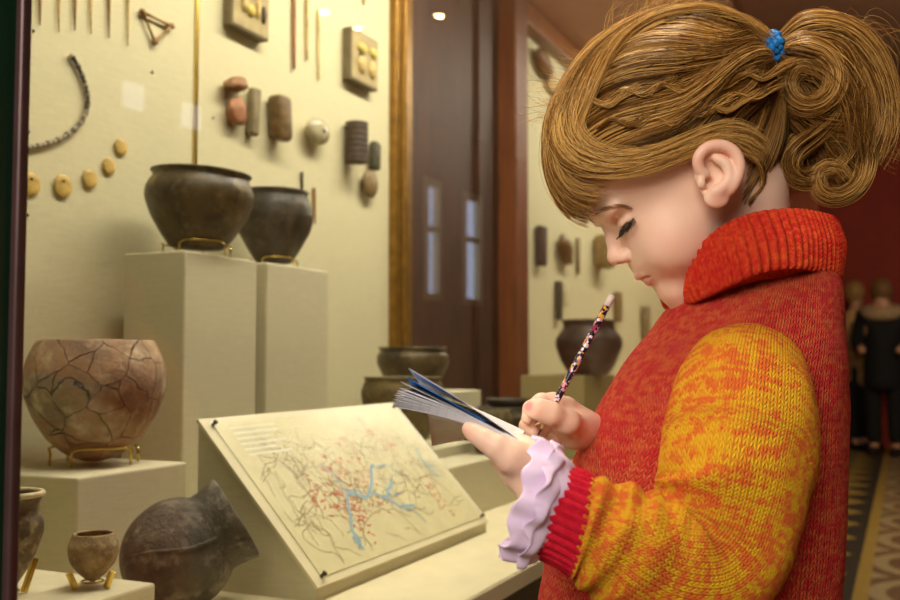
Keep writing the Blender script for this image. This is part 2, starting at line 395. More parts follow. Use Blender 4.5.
def smoothprof(pts, n=34):
    a = np.array(pts, float); t = np.r_[0, np.cumsum(np.hypot(*np.diff(a, axis=0).T))]; tt = np.linspace(0, t[-1], n * 4)
    x = np.interp(tt, t, a[:, 0]); y = np.interp(tt, t, a[:, 1]); k = np.hanning(n // 2 | 1); k /= k.sum(); m = len(k) // 2
    xs = np.convolve(np.pad(x, m, mode='reflect', reflect_type='odd'), k, 'valid'); ys = np.convolve(np.pad(y, m, mode='reflect', reflect_type='odd'), k, 'valid')
    xs[0], ys[0] = a[0]; xs[-1], ys[-1] = a[-1]; return [(float(p), float(q)) for p, q in zip(xs[::4], ys[::4])] + [tuple(a[-1])]
def pot(name, px, Y, zb, rows, mat, label, wob=0.02, seed=1.0, t=0.006, tilt=None, group=None, cat='pot', rim=None):
    """rows: (half width px, height px above the base) measured at depth Y"""
    k = Y / 1000.0; p = at(px, 358, Y); prof = smoothprof([(a * k, b * k) for a, b in rows])
    if rim: prof = prof[:-1] + [(prof[-1][0] + x * k, prof[-1][1] + y * k) for x, y in rim]
    o = MB().lathe(thick(prof, t), (p.x, p.y, zb), 72, tilt, wob, seed).build(name, mat, None, True)
    tag(o, label, cat, group); return o, p
A, pA = pot('cracked_pot', 96, 1.372, zA + 0.004, [(0.5, 0), (9, 1), (26, 7), (44, 22), (58, 44), (67, 66), (69, 82), (66, 98), (60, 112), (56, 119)], M_CRACK, 'wide reddish clay pot with mended cracks on wire stand', 0.012, 2.0)
Bp, pB = pot('dark_pot', 195, 1.60, zT + 0.012, [(0.5, 0), (26, 0), (36, 13), (48, 33), (54, 49), (54, 58), (50, 67), (46, 72)], M_DARKPOT, 'larger dark round pot with turned rim on the tallest pedestal', 0.014, 5.0, rim=[(1, 1), (3, 3), (4, 4)], tilt=Matrix.Rotation(0.05, 4, 'Y'))
Cp, pC = pot('dark_pot', 273, 1.83, zT2 + 0.010, [(0.5, 0), (17, 0), (26, 14), (36, 32), (39, 46), (37, 58), (32, 69)], M_DARKPOT2, 'smaller black pot partly behind the larger dark pot', 0.012, 9.0, rim=[(1, 1), (2, 3)])
D, pD = pot('small_pot', 15, 1.03, 0.668, [(0.5, 0), (6, 1), (15, 14), (25, 34), (31, 54), (30, 66), (26, 74), (26, 82), (30, 90)], M_MOTTLED, 'mottled dark pot with pale rim cut by the left frame', 0.01, 3.0, t=0.004)
E, pE = pot('tiny_pot', 97, 1.075, 0.664, [(0.5, 0), (5, 1), (13, 8), (21, 18), (24, 28), (24, 36), (21, 43), (20, 46)], M_ROUGHPOT, 'tiny rough brown pot held on brass legs', 0.035, 4.0, t=0.003)
Gp, pG = pot('far_pot', 413, 2.27, zG + 0.001, [(0.5, 0), (20, 0), (28, 12), (36, 28), (36, 36), (32, 41)], M_DARKPOT, 'dark wide-mouthed pot before the gilded strip at the back', 0.012, 6.0, rim=[(1, 1), (3, 3)])
Hp, pH = pot('far_pot', 403, 2.02, zH + 0.001, [(0.5, 0), (20, 0), (30, 18), (40, 42), (42, 54), (39, 62), (37, 66)], M_BROWNPOT, 'brown pot half hidden behind the map panel', 0.012, 7.0, rim=[(1, 1), (2, 2)])
Ip, pI = pot('brown_bowl', 489, 2.09, zI + 0.001, [(0.5, 0), (12, 0), (19, 14), (23, 28), (23, 34), (20, 42)], M_BROWNPOT, 'small brown bowl behind the hand holding the notebook', 0.03, 8.0, cat='bowl')
Kp, pK = pot('far_jar', 589, 3.10, zK + 0.001, [(0.5, 0), (20, 0), (27, 12), (33, 27), (33, 36), (28, 43), (25, 47), (26, 53)], M_DARKPOT2, 'dark shouldered jar behind the pencil in the far case', 0.008, 10.0, rim=[(1, 1), (2, 1)], cat='jar')
for k, (dx, r, lab) in enumerate(((505, 0.065, 'lower flat dark dish behind the small brown bowl'), (508, 0.052, 'upper flat dark dish stacked behind the small brown bowl'))):
    p = at(dx, 410, 2.30)
    tag(MB().lathe(thick(smoothprof([(0.001, 0), (r * 0.6, 0), (r * 0.9, 0.012), (r, 0.024)], 16), 0.004), (p.x, p.y, zP + 0.001 + k * 0.018), 48, None, 0.01, k).build('flat_dish', M_DARKPOT2, None), lab, 'dish', 'stacked flat dishes')

kD = 1.03 / 1000; bpy.context.view_layer.update()
MB().tube([(pD.x + 29.0 * kD * math.cos(q), pD.y + 29.0 * kD * math.sin(q), 0.668 + 91.0 * kD) for q in np.linspace(0, 2 * PI, 48, endpoint=False)], 0.0030, 8, closed=True).build('rim', plain('pale_rim', (206, 190, 150), 0.6, 0.2, 60), D)
# the big tilted vessel in front
cF = at(178, 552, 1.20); rF = 0.0665; cF.z = ZS + rF + 0.001
ax = Vector((0.80, 0.30, 0.50)).normalized(); rotF = ax.to_track_quat('Z', 'X').to_matrix().to_4x4()
pf = [(0.001, -rF)] + [(rF * math.sin(a), -rF * math.cos(a)) for a in np.linspace(0.15, 2.28, 20)] + [(rF * 0.745, rF * 0.70), (rF * 0.75, rF * 0.82), (rF * 0.78, rF * 0.98), (rF * 0.81, rF * 1.16)]
F = MB().lathe(thick(pf, 0.006), cF, 96, rotF, 0.022, 11.0, 16).build('tilted_vessel', M_HEAVY, None)
tag(F, 'large dark round vessel lying tilted with mouth to the right', 'vessel')
bpy.context.view_layer.update()
rp = []                               # raised crease running round the belly up to the mouth
for x, y in ((130, 556), (140, 554), (150, 552), (165, 551), (180, 550), (192, 548), (204, 544), (214, 539), (222, 532)):
    d = ray(x, y).normalized(); oc = Vector((0, 0, EYE)) - cF; bq = d.dot(oc); disc = bq * bq - (oc.dot(oc) - (rF * 1.0) ** 2)
    rp.append(Vector((0, 0, EYE)) + d * (-bq - math.sqrt(max(disc, 0))))
MB().tube(rp, [0.0004, 0.0015, 0.002, 0.0024, 0.0026, 0.0028, 0.0028, 0.0024, 0.001], 10).build('crease', M_HEAVY, F)
zlo = min((F.matrix_world @ v.co).z for v in F.data.vertices); F.location.z += ZS + 0.0005 - zlo

# ---------------------------------------------------------------- wire stands
def wire_stand(p, zb, ztop, r, label, legs=3, a0=0.3, rw=0.0016, slack=1.06, group='brass wire stands'):
    e = empty('wire_stand', (p.x, p.y, zb), 0, label, 'stand', group)
    # a ring of wire under the belly and bent legs down to the pedestal
    pts = [Vector((p.x + r * math.cos(a), p.y + r * math.sin(a), ztop)) for a in np.linspace(0, 2 * PI, 40, endpoint=False)]
    MB().tube(pts, rw, 8, closed=True).build('ring', M_BRASS, e)
    for k in range(legs):
        a = a0 + 2 * PI * k / legs; q = Vector((p.x + r * math.cos(a), p.y + r * math.sin(a), ztop)); q2 = Vector((p.x + r * slack * math.cos(a), p.y + r * slack * math.sin(a), zb + rw))
        MB().tube([q, q.lerp(q2, 0.5), q2], rw, 8).build('leg', M_BRASS, e)
    return e
def wire_hoop(e, p, zb, r, a_mid, half, ztop, rw):
    pts = []
    a1, a2 = a_mid - half, a_mid + half
    for a in (a1,): pts.append(Vector((p.x + r * math.cos(a), p.y + r * math.sin(a), zb + rw)))
    for t in np.linspace(0, 1, 18):
        a = a1 + (a2 - a1) * t; h = 1 - abs(2 * t - 1) ** 8 * 0.25
        pts.append(Vector((p.x + r * math.cos(a), p.y + r * math.sin(a), zb + (ztop - zb) * h)))
    pts.append(Vector((p.x + r * math.cos(a2), p.y + r * math.sin(a2), zb + rw)))
    MB().tube(pts, rw, 8).build('hoop', M_BRASS, e)
def hoop_stand(p, zb, r, h, label, rw):
    e = empty('wire_stand', (p.x, p.y, zb), 0, label, 'stand', 'brass wire stands')
    toward = math.atan2(-p.y, -p.x)
    wire_hoop(e, p, zb, r, toward + 0.22, 0.72, zb + h, rw)
    wire_hoop(e, p, zb, r, toward + 0.22 + 2.1, 0.62, zb + h * 0.9, rw)
    wire_hoop(e, p, zb, r, toward + 0.22 - 2.1, 0.62, zb + h * 0.9, rw)
hoop_stand(pA, zA, 0.058, 0.026, 'brass wire stand under the cracked reddish pot', 0.0019)
hoop_stand(pB, zT, 0.054, 0.022, 'brass wire stand under the larger dark pot', 0.0015)
hoop_stand(pC, zT2, 0.043, 0.020, 'brass wire stand under the smaller black pot', 0.0014)
def strip_stand(p, zb, rt, rb, zt, label, angs):
    e = empty('strip_stand', (p.x, p.y, zb), 0, label, 'stand', 'brass strip stands')
    for a in angs:
        d = Vector((math.cos(a), math.sin(a), 0)); q1 = Vector((p.x, p.y, zt)) + d * rt; q2 = Vector((p.x, p.y, zb + 0.0012)) + d * rb
        mid = (q1 + q2) / 2; v = (q1 - q2); rot = v.to_track_quat('Z', 'X').to_matrix().to_4x4() @ Matrix.Rotation(0, 4, 'Z')
        MB().box(mid, (0.0055, 0.0055, v.length), 0.0006, rot).build('leg', M_BRASS, e, False)
    pts = [Vector((p.x + rb * 0.55 * math.cos(a), p.y + rb * 0.55 * math.sin(a), zb + 0.006)) for a in np.linspace(0, 2 * PI, 24, endpoint=False)]
    MB().tube(pts, 0.0012, 6, closed=True).build('ring', M_BRASS, e)
t = math.atan2(-pE.y, -pE.x); strip_stand(pE, 0.658, 0.0285, 0.020, 0.677, 'three-legged brass stand under the tiny brown pot', (t - 0.95, t + 0.75, t + PI))
t = math.atan2(-pD.y, -pD.x); strip_stand(pD, 0.658, 0.030, 0.017, 0.692, 'brass strip stand under the mottled dark pot', (t + 0.1, t + 2.2, t - 2.0))

# ================================================================ the map
P00 = at(316, 598, 1.25); sM, cM, _ = sc_(P00); LM, DM, HM = 0.548, 0.183, 0.215
mp = empty('map_display', W(sM, cM, ZS), 0, 'sloping cream stand with a faded river map under clear cover', 'map stand')
def slope(a, b, off=0.0):      # a along the case 0..1, b up the slope 0..1
    n = Vector((MX * HM, MY * HM, DM)).normalized()
    return W(sM + a * LM, cM - b * DM, ZS + 0.018 + b * (HM - 0.018)) + n * off
V = [W(sM, cM, ZS), W(sM + LM, cM, ZS), W(sM + LM, cM - DM, ZS), W(sM, cM - DM, ZS), W(sM, cM, ZS + 0.016), W(sM + LM, cM, ZS + 0.016), W(sM + LM, cM - DM, ZS + HM - 0.002), W(sM, cM - DM, ZS + HM - 0.002)]
mb = MB(); mb.add(V, [(0, 1, 5, 4), (1, 2, 6, 5), (2, 3, 7, 6), (3, 0, 4, 7), (4, 5, 6, 7), (3, 2, 1, 0)]); mb.build('wedge', M_PED, mp, False)
def slab(a0, a1, b0, b1, o0, o1, name, mat, uv=False):
    m = MB(); P = [slope(a, b, o) for o in (o0, o1) for a, b in ((a0, b0), (a1, b0), (a1, b1), (a0, b1))]
    m.add(P, [(3, 2, 1, 0), (4, 5, 6, 7), (0, 1, 5, 4), (1, 2, 6, 5), (2, 3, 7, 6), (3, 0, 4, 7)]); return m.build(name, mat, mp, False)
M_PAPER = plain('map_paper', (226, 214, 170), 0.6, 0.05, 25)
slab(-0.006, 1.006, -0.01, 1.01, 0.0, 0.004, 'backing_board', M_DECK)
sheet = slab(0.03, 0.97, 0.03, 0.97, 0.004, 0.0055, 'map_sheet', M_PAPER)
def ink(name, rgb): return plain(name, rgb, 0.7, 0.05, 30)
PRINT = []
def strokes(name, lines, width, mat, off):
    m = MB()
    for ln in lines:
        for (a0, b0), (a1, b1) in zip(ln[:-1], ln[1:]):
            da, db = (a1 - a0) * LM, (b1 - b0) * 0.28; L = math.hypot(da, db) or 1e-6
            na, nb = -db / L * width / LM, da / L * width / 0.28
            q = [slope(a0 + na, b0 + nb, off), slope(a0 - na, b0 - nb, off), slope(a1 - na, b1 - nb, off), slope(a1 + na, b1 + nb, off)]
            m.add(q, [(0, 1, 2, 3)])
    PRINT.append((m, mat))
def walk(a, b, ang, n, st, wig, turn=0.0):
    out = [(a, b)]
    for _ in range(n):
        ang += random.gauss(turn, wig); a += math.cos(ang) * st; b += math.sin(ang) * st * 1.9
        if not (0.05 < a < 0.95 and 0.05 < b < 0.94): break
        out.append((a, b))
    return out
random.seed(21)
br = []
for _ in range(70):
    a, b = random.uniform(0.1, 0.9), random.uniform(0.3, 0.9); br.append(walk(a, b, random.uniform(-2.6, -0.6), random.randint(6, 18), 0.014, 0.38))
    if random.random() < 0.6: br.append(walk(a, b, random.uniform(-2.6, -0.3), 7, 0.012, 0.4))
for _ in range(16): br.append(walk(random.uniform(0.1, 0.85), random.uniform(0.12, 0.4), random.uniform(-0.6, 0.6), 12, 0.013, 0.4))
strokes('stream_lines', br, 0.0008, ink('brown_ink', (176, 158, 116)), 0.0059)
gr = [walk(random.uniform(0.3, 0.7), random.uniform(0.3, 0.55), random.uniform(0, 6), 6, 0.008, 0.6) for _ in range(16)]
strokes('relief_lines', gr, 0.0012, ink('grey_ink', (160, 148, 112)), 0.0061)
rd = []
for (a, b, sa, sb, n) in ((0.33, 0.36, 0.03, 0.07, 60), (0.26, 0.44, 0.05, 0.08, 34), (0.45, 0.52, 0.05, 0.1, 46), (0.80, 0.33, 0.02, 0.1, 22), (0.70, 0.86, 0.015, 0.08, 16), (0.76, 0.66, 0.03, 0.05, 14), (0.53, 0.7, 0.05, 0.05, 10), (0.36, 0.58, 0.05, 0.05, 16), (0.30, 0.22, 0.02, 0.05, 6), (0.5, 0.34, 0.04, 0.03, 8)):
    for _ in range(n):
        x, y = random.gauss(a, sa), random.gauss(b, sb)
        if 0.06 < x < 0.94 and 0.06 < y < 0.93: rd.append(walk(x, y, random.uniform(-0.9, 0.4), 2, 0.008, 0.5))
strokes('site_marks', rd, 0.0013, ink('red_ink', (216, 128, 92)), 0.0063)
bl = [[(0.24, 0.10), (0.27, 0.15), (0.26, 0.20), (0.30, 0.28), (0.32, 0.34), (0.36, 0.42), (0.40, 0.40), (0.43, 0.36), (0.47, 0.40), (0.50, 0.36), (0.53, 0.32), (0.56, 0.26), (0.60, 0.25), (0.64, 0.24)],
      [(0.47, 0.40), (0.52, 0.46), (0.56, 0.54), (0.59, 0.56)], [(0.53, 0.32), (0.56, 0.38), (0.60, 0.40), (0.62, 0.45)], [(0.90, 0.62), (0.88, 0.52), (0.89, 0.44), (0.90, 0.38)], [(0.27, 0.15), (0.245, 0.17), (0.255, 0.09)]]
strokes('river', bl, 0.0030, ink('blue_ink', (156, 190, 208)), 0.0065)
strokes('river_branches', [walk(a, b, random.uniform(-1, 1), 9, 0.013, 0.4) for a, b in ((0.5, 0.36), (0.56, 0.26), (0.43, 0.36), (0.36, 0.42), (0.59, 0.54), (0.89, 0.5))], 0.0014, ink('pale_blue_ink', (150, 186, 200)), 0.0067)
lg = [[(0.08, 0.93 - k * 0.035), (0.27 - (0.05 if k in (2, 4) else 0), 0.93 - k * 0.035)] for k in range(6)]
strokes('legend_lines', lg, 0.0016, ink('pale_ink', (240, 236, 216)), 0.0061)
bm_s = bmesh.new(); bm_s.from_mesh(sheet.data); inv = sheet.matrix_world.inverted(); bpy.context.view_layer.update(); inv = sheet.matrix_world.inverted()
for m, mt in PRINT:                   # the printing belongs to the sheet's own mesh
    sheet.data.materials.append(mt); k = len(sheet.data.materials) - 1
    vs = [bm_s.verts.new(inv @ Vector(p)) for p in m.v]
    for f in m.f: bm_s.faces.new([vs[i] for i in f]).material_index = k
bm_s.to_mesh(sheet.data); bm_s.free()
slab(0.012, 0.988, 0.015, 0.985, 0.0075, 0.0095, 'clear_cover', glass('acrylic', 0.015, 0.3, rough=0.3))
for a, b in ((0.03, 0.035), (0.97, 0.035), (0.97, 0.965), (0.03, 0.965)):
    n = Vector((MX * HM, MY * HM, DM)).normalized()
    MB().lathe([(0.001, -0.006), (0.0022, -0.006), (0.0022, 0.001), (0.0036, 0.0012), (0.0032, 0.003), (0.001, 0.0036)], slope(a, b, 0.0095), 16, n.to_track_quat('Z', 'X').to_matrix().to_4x4()).build('screw', M_IRON, mp)

# ================================================================ finds mounted on the back panel
def bd(px, py, off=0.0): return onplane(px, py, CB + off)
RB = Matrix.Rotation(YAW, 4, 'Z')
def bbox_on(px0, py0, px1, py1, off):
    a = onboard(px0, (py0 + py1) / 2, off); b = onboard(px1, (py0 + py1) / 2, off); mid = (px0 + px1) / 2
    zt = onboard(mid, py0, off)[2]; zb = onboard(mid, py1, off)[2]
    return (a[0] + b[0]) / 2, abs(b[0] - a[0]), (zt + zb) / 2, zt - zb
def rod(px0, py0, px1, py1, r, mat, label, name='bone_pin', cat='pin', group='bone pins along the top of the case', taper=0.3):
    a, b = bd(px0, py0, r + 0.001), bd(px1, py1, r + 0.001)
    pts = [a.lerp(b, t) for t in np.linspace(0, 1, 8)]
    return tag(MB().tube(pts, [r * (1 - (1 - taper) * t ** 3) for t in np.linspace(0, 1, 8)], 10).build(name, mat), label, cat, group)
ords = ['leftmost of the six', 'second from left of the six', 'third from left of the six', 'fourth from left of the six', 'fifth from left of the six', 'rightmost of the six']
for k, (x, y) in enumerate(((40, 25), (59, 32), (75, 30), (91, 34), (109, 38), (128, 46))):
    rod(x, -38 + 2 * k, x, y, 0.0026 if k % 2 else 0.0030, M_BONE2 if k in (0, 2, 4) else M_BONE, ords[k] + ' thin bone pins hanging above the bead necklace')
rod(294, -20, 294, 69, 0.0045, plain('red_bone', (156, 104, 58), 0.5, 0.25, 60), 'reddish brown bone rod right of the first mounting tile', 'bone_rod', 'rod', 'long bone rods', 0.7)
rod(307, -24, 307, 60, 0.0040, M_BONE, 'tan bone rod between the reddish rod and the pale rod', 'bone_rod', 'rod', 'long bone rods', 0.7)
rod(319, 10, 319, 80, 0.0040, plain('pale_bone', (226, 208, 150), 0.5, 0.15, 60), 'pale bone rod with a bent head below the light spot', 'bone_rod', 'rod', 'long bone rods', 0.6)
rod(363, -8, 364, 5, 0.0035, M_BONE2, 'short brown bone point at the top edge above the right tile', 'bone_point', 'pin', taper=0.4)
rod(302, 172, 302, 200, 0.003, M_IRON, 'short dark pin on the panel behind the smaller black pot', 'dark_pin', 'pin', 'pins behind the black pot')
rod(314, 188, 315, 224, 0.0035, M_BONE2, 'brown bone needle right of the smaller black pot', 'bone_needle', 'pin', 'pins behind the black pot')
# triangle of bone rods
tr = [bd(143, 12, 0.006), bd(171, 26, 0.006), bd(155, 42, 0.006)]
e = empty('bone_triangle', tr[2], 0, 'small triangle of three joined bones at the top left', 'bone find')
for i in range(3):
    a, b = tr[i], tr[(i + 1) % 3]; MB().tube([a.lerp(b, t) for t in np.linspace(-0.08, 1.08, 9)], [0.0042, 0.0036, 0.0026, 0.0023, 0.0023, 0.0024, 0.0028, 0.0038, 0.0042], 10).build('bone', M_BONE2, e)
    MB().blob(a, (0.0052, 0.0052, 0.0052), 0.25, 2, 2, seed=i).build('bone_joint', M_BONE2, e)
# necklace
nk_px = [(71, 55), (77, 64), (82, 75), (86, 87), (88, 99), (87, 110), (82, 121), (74, 130), (64, 137), (53, 142), (42, 145), (31, 147), (22, 148)]
nk = np.array(nk_px, float); tl = np.r_[0, np.cumsum(np.hypot(*np.diff(nk, axis=0).T))]
def nkp(t, off=0.005): return bd(float(np.interp(t, tl, nk[:, 0])), float(np.interp(t, tl, nk[:, 1])), off)
e = empty('bead_necklace', nkp(tl[-1]), 0, 'curved string of small dark and pale stone beads', 'necklace')
MB().tube([nkp(t) for t in np.linspace(0, tl[-1], 40)], 0.0008, 6).build('cord', M_IRON, e)
bm_ = [plain('dark_bead', (74, 60, 52), 0.35, 0.3, 200), plain('grey_bead', (128, 122, 108), 0.35, 0.3, 200), plain('pale_bead', (196, 186, 158), 0.35, 0.2, 200)]
nb = 52
for i in range(nb):
    t = tl[-1] * (i + 0.3) / nb; p = nkp(t); d = (nkp(t + 1) - nkp(t - 1)).normalized(); r = 0.0040 + 0.0008 * math.sin(i * 1.7)
    m = bm_[0] if (i < 22 and i % 4) else (bm_[1] if (i % 3) else bm_[2])
    if i > 34: m = bm_[2] if i % 2 else bm_[1]
    MB().lathe([(0.001, -0.0022), (r * 0.7, -0.0024), (r, 0.0), (r * 0.7, 0.0024), (0.001, 0.0022)], p, 12, d.to_track_quat('Z', 'X').to_matrix().to_4x4()).build('bead', m, e)
# round discs
M_DISC = plain('yellow_bone', (210, 176, 92), 0.5, 0.25, 60, 0.0006)
dl = ['largest yellow bone disc beside the left frame', 'second yellow bone disc from the left frame', 'middle yellow bone disc of the row of five', 'fourth yellow bone disc stepping up to the right', 'topmost smallest yellow bone disc right of the necklace']
for k, (x, y, r) in enumerate(((31, 184, 11.5), (63, 186, 11.5), (90, 179, 9.5), (109, 166, 8.5), (121, 147, 8.5))):
    p = bd(x, y, 0.003); rr = r * p.y / 1000 * 1.02
    rot = Vector((MX, MY, 0)).to_track_quat('Z', 'Y').to_matrix().to_4x4()
    mb = MB().lathe([(0.001, -0.0016), (rr * 0.97, -0.0016), (rr, -0.0008), (rr, 0.0008), (rr * 0.96, 0.0015), (rr * 0.5, 0.0017), (0.001, 0.0018)], p, 32, rot, 0.03, k * 3.3, 30)
    o = tag(mb.build('bone_disc', M_DISC, None), dl[k], 'disc', 'yellow bone discs')
    if k < 2:
        q = bd(x + 1, y - 5, 0.0050); MB().lathe([(0.0005, -0.001), (0.0022, -0.001), (0.0022, 0.0004), (0.0005, 0.0006)], q, 12, rot).build('hole', M_IRON, o)
# mounting tiles
M_TILE = plain('grey_mount', (120, 108, 80), 0.7, 0.15, 40, 0.0005); M_TILE2 = plain('tan_mount', (176, 158, 112), 0.7, 0.12, 40, 0.0005)
def tile(px0, py0, px1, py1, th, label, bits):
    s, ds, z, dz = bbox_on(px0, py0, px1, py1, th); e = empty('mounting_tile', W(s, CB, z), 0, label, 'mount', 'mounting tiles with small finds')
    MB().cbox(s - ds / 2, s + ds / 2, CB + 0.0005, CB + th, z - dz / 2, z + dz / 2, 0.002).build('tile', M_TILE, e, False)
    MB().cbox(s - ds / 2 + 0.004, s + ds / 2 - 0.004, CB + th - 0.001, CB + th + 0.0008, z - dz / 2 + 0.005, z + dz / 2 - 0.004, 0.0005).build('face', M_TILE2, e, False)
    for (u, v, a, b, m) in bits:
        MB().blob(W(s + (u - 0.5) * ds, CB + th + 0.003, z + (v - 0.5) * dz), (a * ds, 0.006, b * dz), 0.15, 2.0, 2, RB, seed=u * 9).build('find', m, e)
M_YB = plain('yellowed_ivory', (214, 190, 96), 0.45, 0.15, 80); M_DK = plain('dark_find', (84, 72, 52), 0.6, 0.2, 80)
tile(232, -28, 269, 33, 0.022, 'grey mounting tile with small relief finds at the top middle', [(0.3, 0.42, 0.06, 0.14, M_BONE), (0.48, 0.36, 0.10, 0.10, M_YB), (0.66, 0.44, 0.05, 0.16, M_BONE), (0.82, 0.40, 0.05, 0.15, M_DK), (0.45, 0.62, 0.2, 0.05, M_YB), (0.5, 0.8, 0.15, 0.06, M_DK)])
tile(351, 34, 378, 85, 0.024, 'grey mounting tile with two yellowed teeth left of the gilded strip', [(0.36, 0.68, 0.16, 0.10, M_YB), (0.78, 0.70, 0.13, 0.10, M_YB), (0.36, 0.38, 0.14, 0.20, M_BONE), (0.76, 0.36, 0.12, 0.18, M_BONE), (0.34, 0.55, 0.08, 0.05, M_DK)])
# stones and sherds
def stone(px0, py0, px1, py1, depth, mat, label, rough=0.12, seed=0, roll=0.0, boxy=False, name='stone_find', cat='stone', grp='stones mounted on the panel'):
    s, ds, z, dz = bbox_on(px0, py0, px1, py1, depth * 0.5)
    p = W(s, CB + depth * 0.5, z); wv = (px1 - px0) * p.y / 1000 * 1.02; r_ = Vector((p.x, p.y, 0)).normalized(); cs = r_.x * UX + r_.y * UY; sn = math.sqrt(1 - cs * cs)
    depth = min(depth, 0.62 * wv)
    ds = (max(0.2 * wv, wv - depth * cs) / sn) if boxy else math.sqrt(max(0.05 * wv * wv, wv * wv - (depth * cs) ** 2)) / sn
    s, _, z, dz = bbox_on(px0, py0, px1, py1, depth * 0.5); c = W(s, CB + depth * 0.58 + 0.001, z)
    if boxy:
        mb = MB().box(c, (ds, depth, dz), min(ds, depth, dz) * 0.30, RB @ Matrix.Rotation(roll, 4, 'Y'), 3)
        mb.v = [tuple(Vector(p) + Vector((1, 0.5, 0.7)) * 0.0025 * mnoise.noise(Vector(p) * 60)) for p in mb.v]
    else: mb = MB().blob(c, (ds / 2, depth / 2, dz / 2), rough, 1.6, 3, RB @ Matrix.Rotation(roll, 4, 'Y'), seed)
    return tag(mb.build(name, mat, None, True, angle=1.0 if boxy else None), label, cat, grp)
M_RST = plain('red_clay', (146, 104, 66), 0.6, 0.3, 50, 0.001); M_GST = plain('grey_stone', (136, 122, 88), 0.6, 0.2, 50, 0.001); M_BST = plain('brown_stone', (112, 88, 50), 0.4, 0.35, 60, 0.001)
M_DST = plain('dark_stone', (76, 62, 50), 0.55, 0.3, 60, 0.001); M_GRN = plain('green_dark_stone', (74, 72, 52), 0.5, 0.3, 60, 0.001); M_TST = plain('tan_stone', (136, 114, 74), 0.5, 0.2, 60, 0.001); M_SHELL = plain('pale_shell', (176, 166, 132), 0.25, 0.2, 60)
stone(222, 77, 247, 92, 0.03, M_RST, 'flat reddish clay fragment topmost in the middle cluster', 0.25, 3, -0.25)
stone(226, 98, 246, 126, 0.035, plain('orange_clay', (164, 110, 72), 0.6, 0.25, 50, 0.001), 'round orange clay fragment below the flat reddish fragment', 0.2, 5)
stone(245, 88, 260, 136, 0.020, M_GST, 'flat grey stone tablet beside the orange clay fragment', 0.1, 1, 0.06, True)
stone(265, 96, 292, 141, 0.035, M_BST, 'brown carved block with diagonal grooves right of the grey tablet', 0.1, 2, -0.05, True)
o = stone(304, 118, 328, 145, 0.05, M_SHELL, 'round pale shell with a dark hole above the black pot', 0.06, 7)
p = bd(325, 131, 0.047); MB().lathe([(0.0005, -0.002), (0.004, -0.002), (0.0036, 0.0008), (0.0005, 0.001)], p, 16, Vector((MX * 0.6 + 0.3, MY, 0)).to_track_quat('Z', 'X').to_matrix().to_4x4()).build('hole', M_IRON, o)
s, ds, z, dz = bbox_on(342, 123, 366, 163, 0.02); ds = 24 * 2.15 / 1000
prof = [(0.001, -dz / 2)] + [(ds / 2 * (1 + 0.02 * math.cos(2 * PI * 7 * t)), -dz / 2 + dz * t) for t in np.linspace(0, 1, 40)] + [(0.001, dz / 2)]
tag(MB().lathe(prof, W(s, CB + ds * 0.52, z), 32, None, 0.03, 2).build('ribbed_cylinder', M_DST, None), 'dark ribbed cylinder near the gilded strip', 'cylinder')
stone(367, 142, 381, 170, 0.03, M_GRN, 'dark green wedge-shaped fragment right of the ribbed cylinder', 0.1, 4, 0.1, True)
stone(361, 170, 377, 198, 0.03, M_TST, 'tan oval stone hanging below the green wedge', 0.06, 8)
nl = ['beside the left frame below the pins', 'beside the necklace end at the frame', 'right of the bone triangle', 'right of the brass strip', 'beside the left frame below the discs']
for k, (x, y) in enumerate(((33, 31), (28, 132), (152, 72), (213, 118), (27, 215))):
    p = bd(x, y, 0.0); tag(MB().lathe([(0.0005, -0.001), (0.0018, -0.001), (0.0024, 0.0015), (0.0005, 0.0022)], p, 12, Vector((MX, MY, 0)).to_track_quat('Z', 'X').to_matrix().to_4x4()).build('panel_nail', M_IRON, None), 'tiny dark nail ' + nl[k], 'nail', 'nails in the back panel')
# finds on the far panel (blurred, beyond the dark wood)
fg = 'finds on the far cream panel'
stone(533, 52, 552, 74, 0.05, plain('brown_clay', (124, 84, 46), 0.6, 0.3, 30), 'brown clay fragment highest on the far cream panel', 0.3, 11, 0.3, grp=fg)
stone(546, 76, 557, 92, 0.05, plain('cream_clay', (206, 176, 112), 0.6, 0.2, 30), 'pale clay fragment below the highest brown fragment', 0.3, 12, grp=fg)
stone(554, 90, 570, 124, 0.05, plain('russet_clay', (120, 74, 42), 0.6, 0.3, 30), 'long russet fragment beside the fringe of the hair', 0.3, 13, 0.4, grp=fg)
stone(534, 226, 547, 266, 0.03, M_DST, 'dark upright tablet nearest the dark wood on the far panel', 0.1, 14, 0, True, grp=fg)
stone(557, 238, 573, 262, 0.04, M_BST, 'brown curved sherd right of the dark tablet', 0.3, 15, 0.5, grp=fg)
stone(575, 238, 580, 274, 0.02, M_GST, 'thin grey bone upright right of the curved sherd', 0.1, 16, 0, True, grp=fg)
stone(554, 281, 562, 320, 0.04, M_GRN, 'dark narrow tablet above the far jar', 0.1, 17, 0, True, grp=fg)
stone(560, 283, 568, 306, 0.03, plain('white_stone', (224, 212, 172), 0.5, 0.1, 30), 'white narrow tablet beside the dark narrow tablet', 0.1, 18, 0, True, grp=fg)
stone(592, 236, 614, 268, 0.06, plain('olive_stone', (140, 118, 70), 0.6, 0.2, 30), 'olive block partly behind the nose', 0.1, 19, 0, True, grp=fg)
stone(613, 292, 622, 322, 0.05, M_TST, 'tan narrow stone just right of the pencil end', 0.1, 20, 0, True, grp=fg)
stone(640, 306, 650, 340, 0.05, M_GST, 'grey upright stone below the chin', 0.1, 22, 0, True, grp=fg)

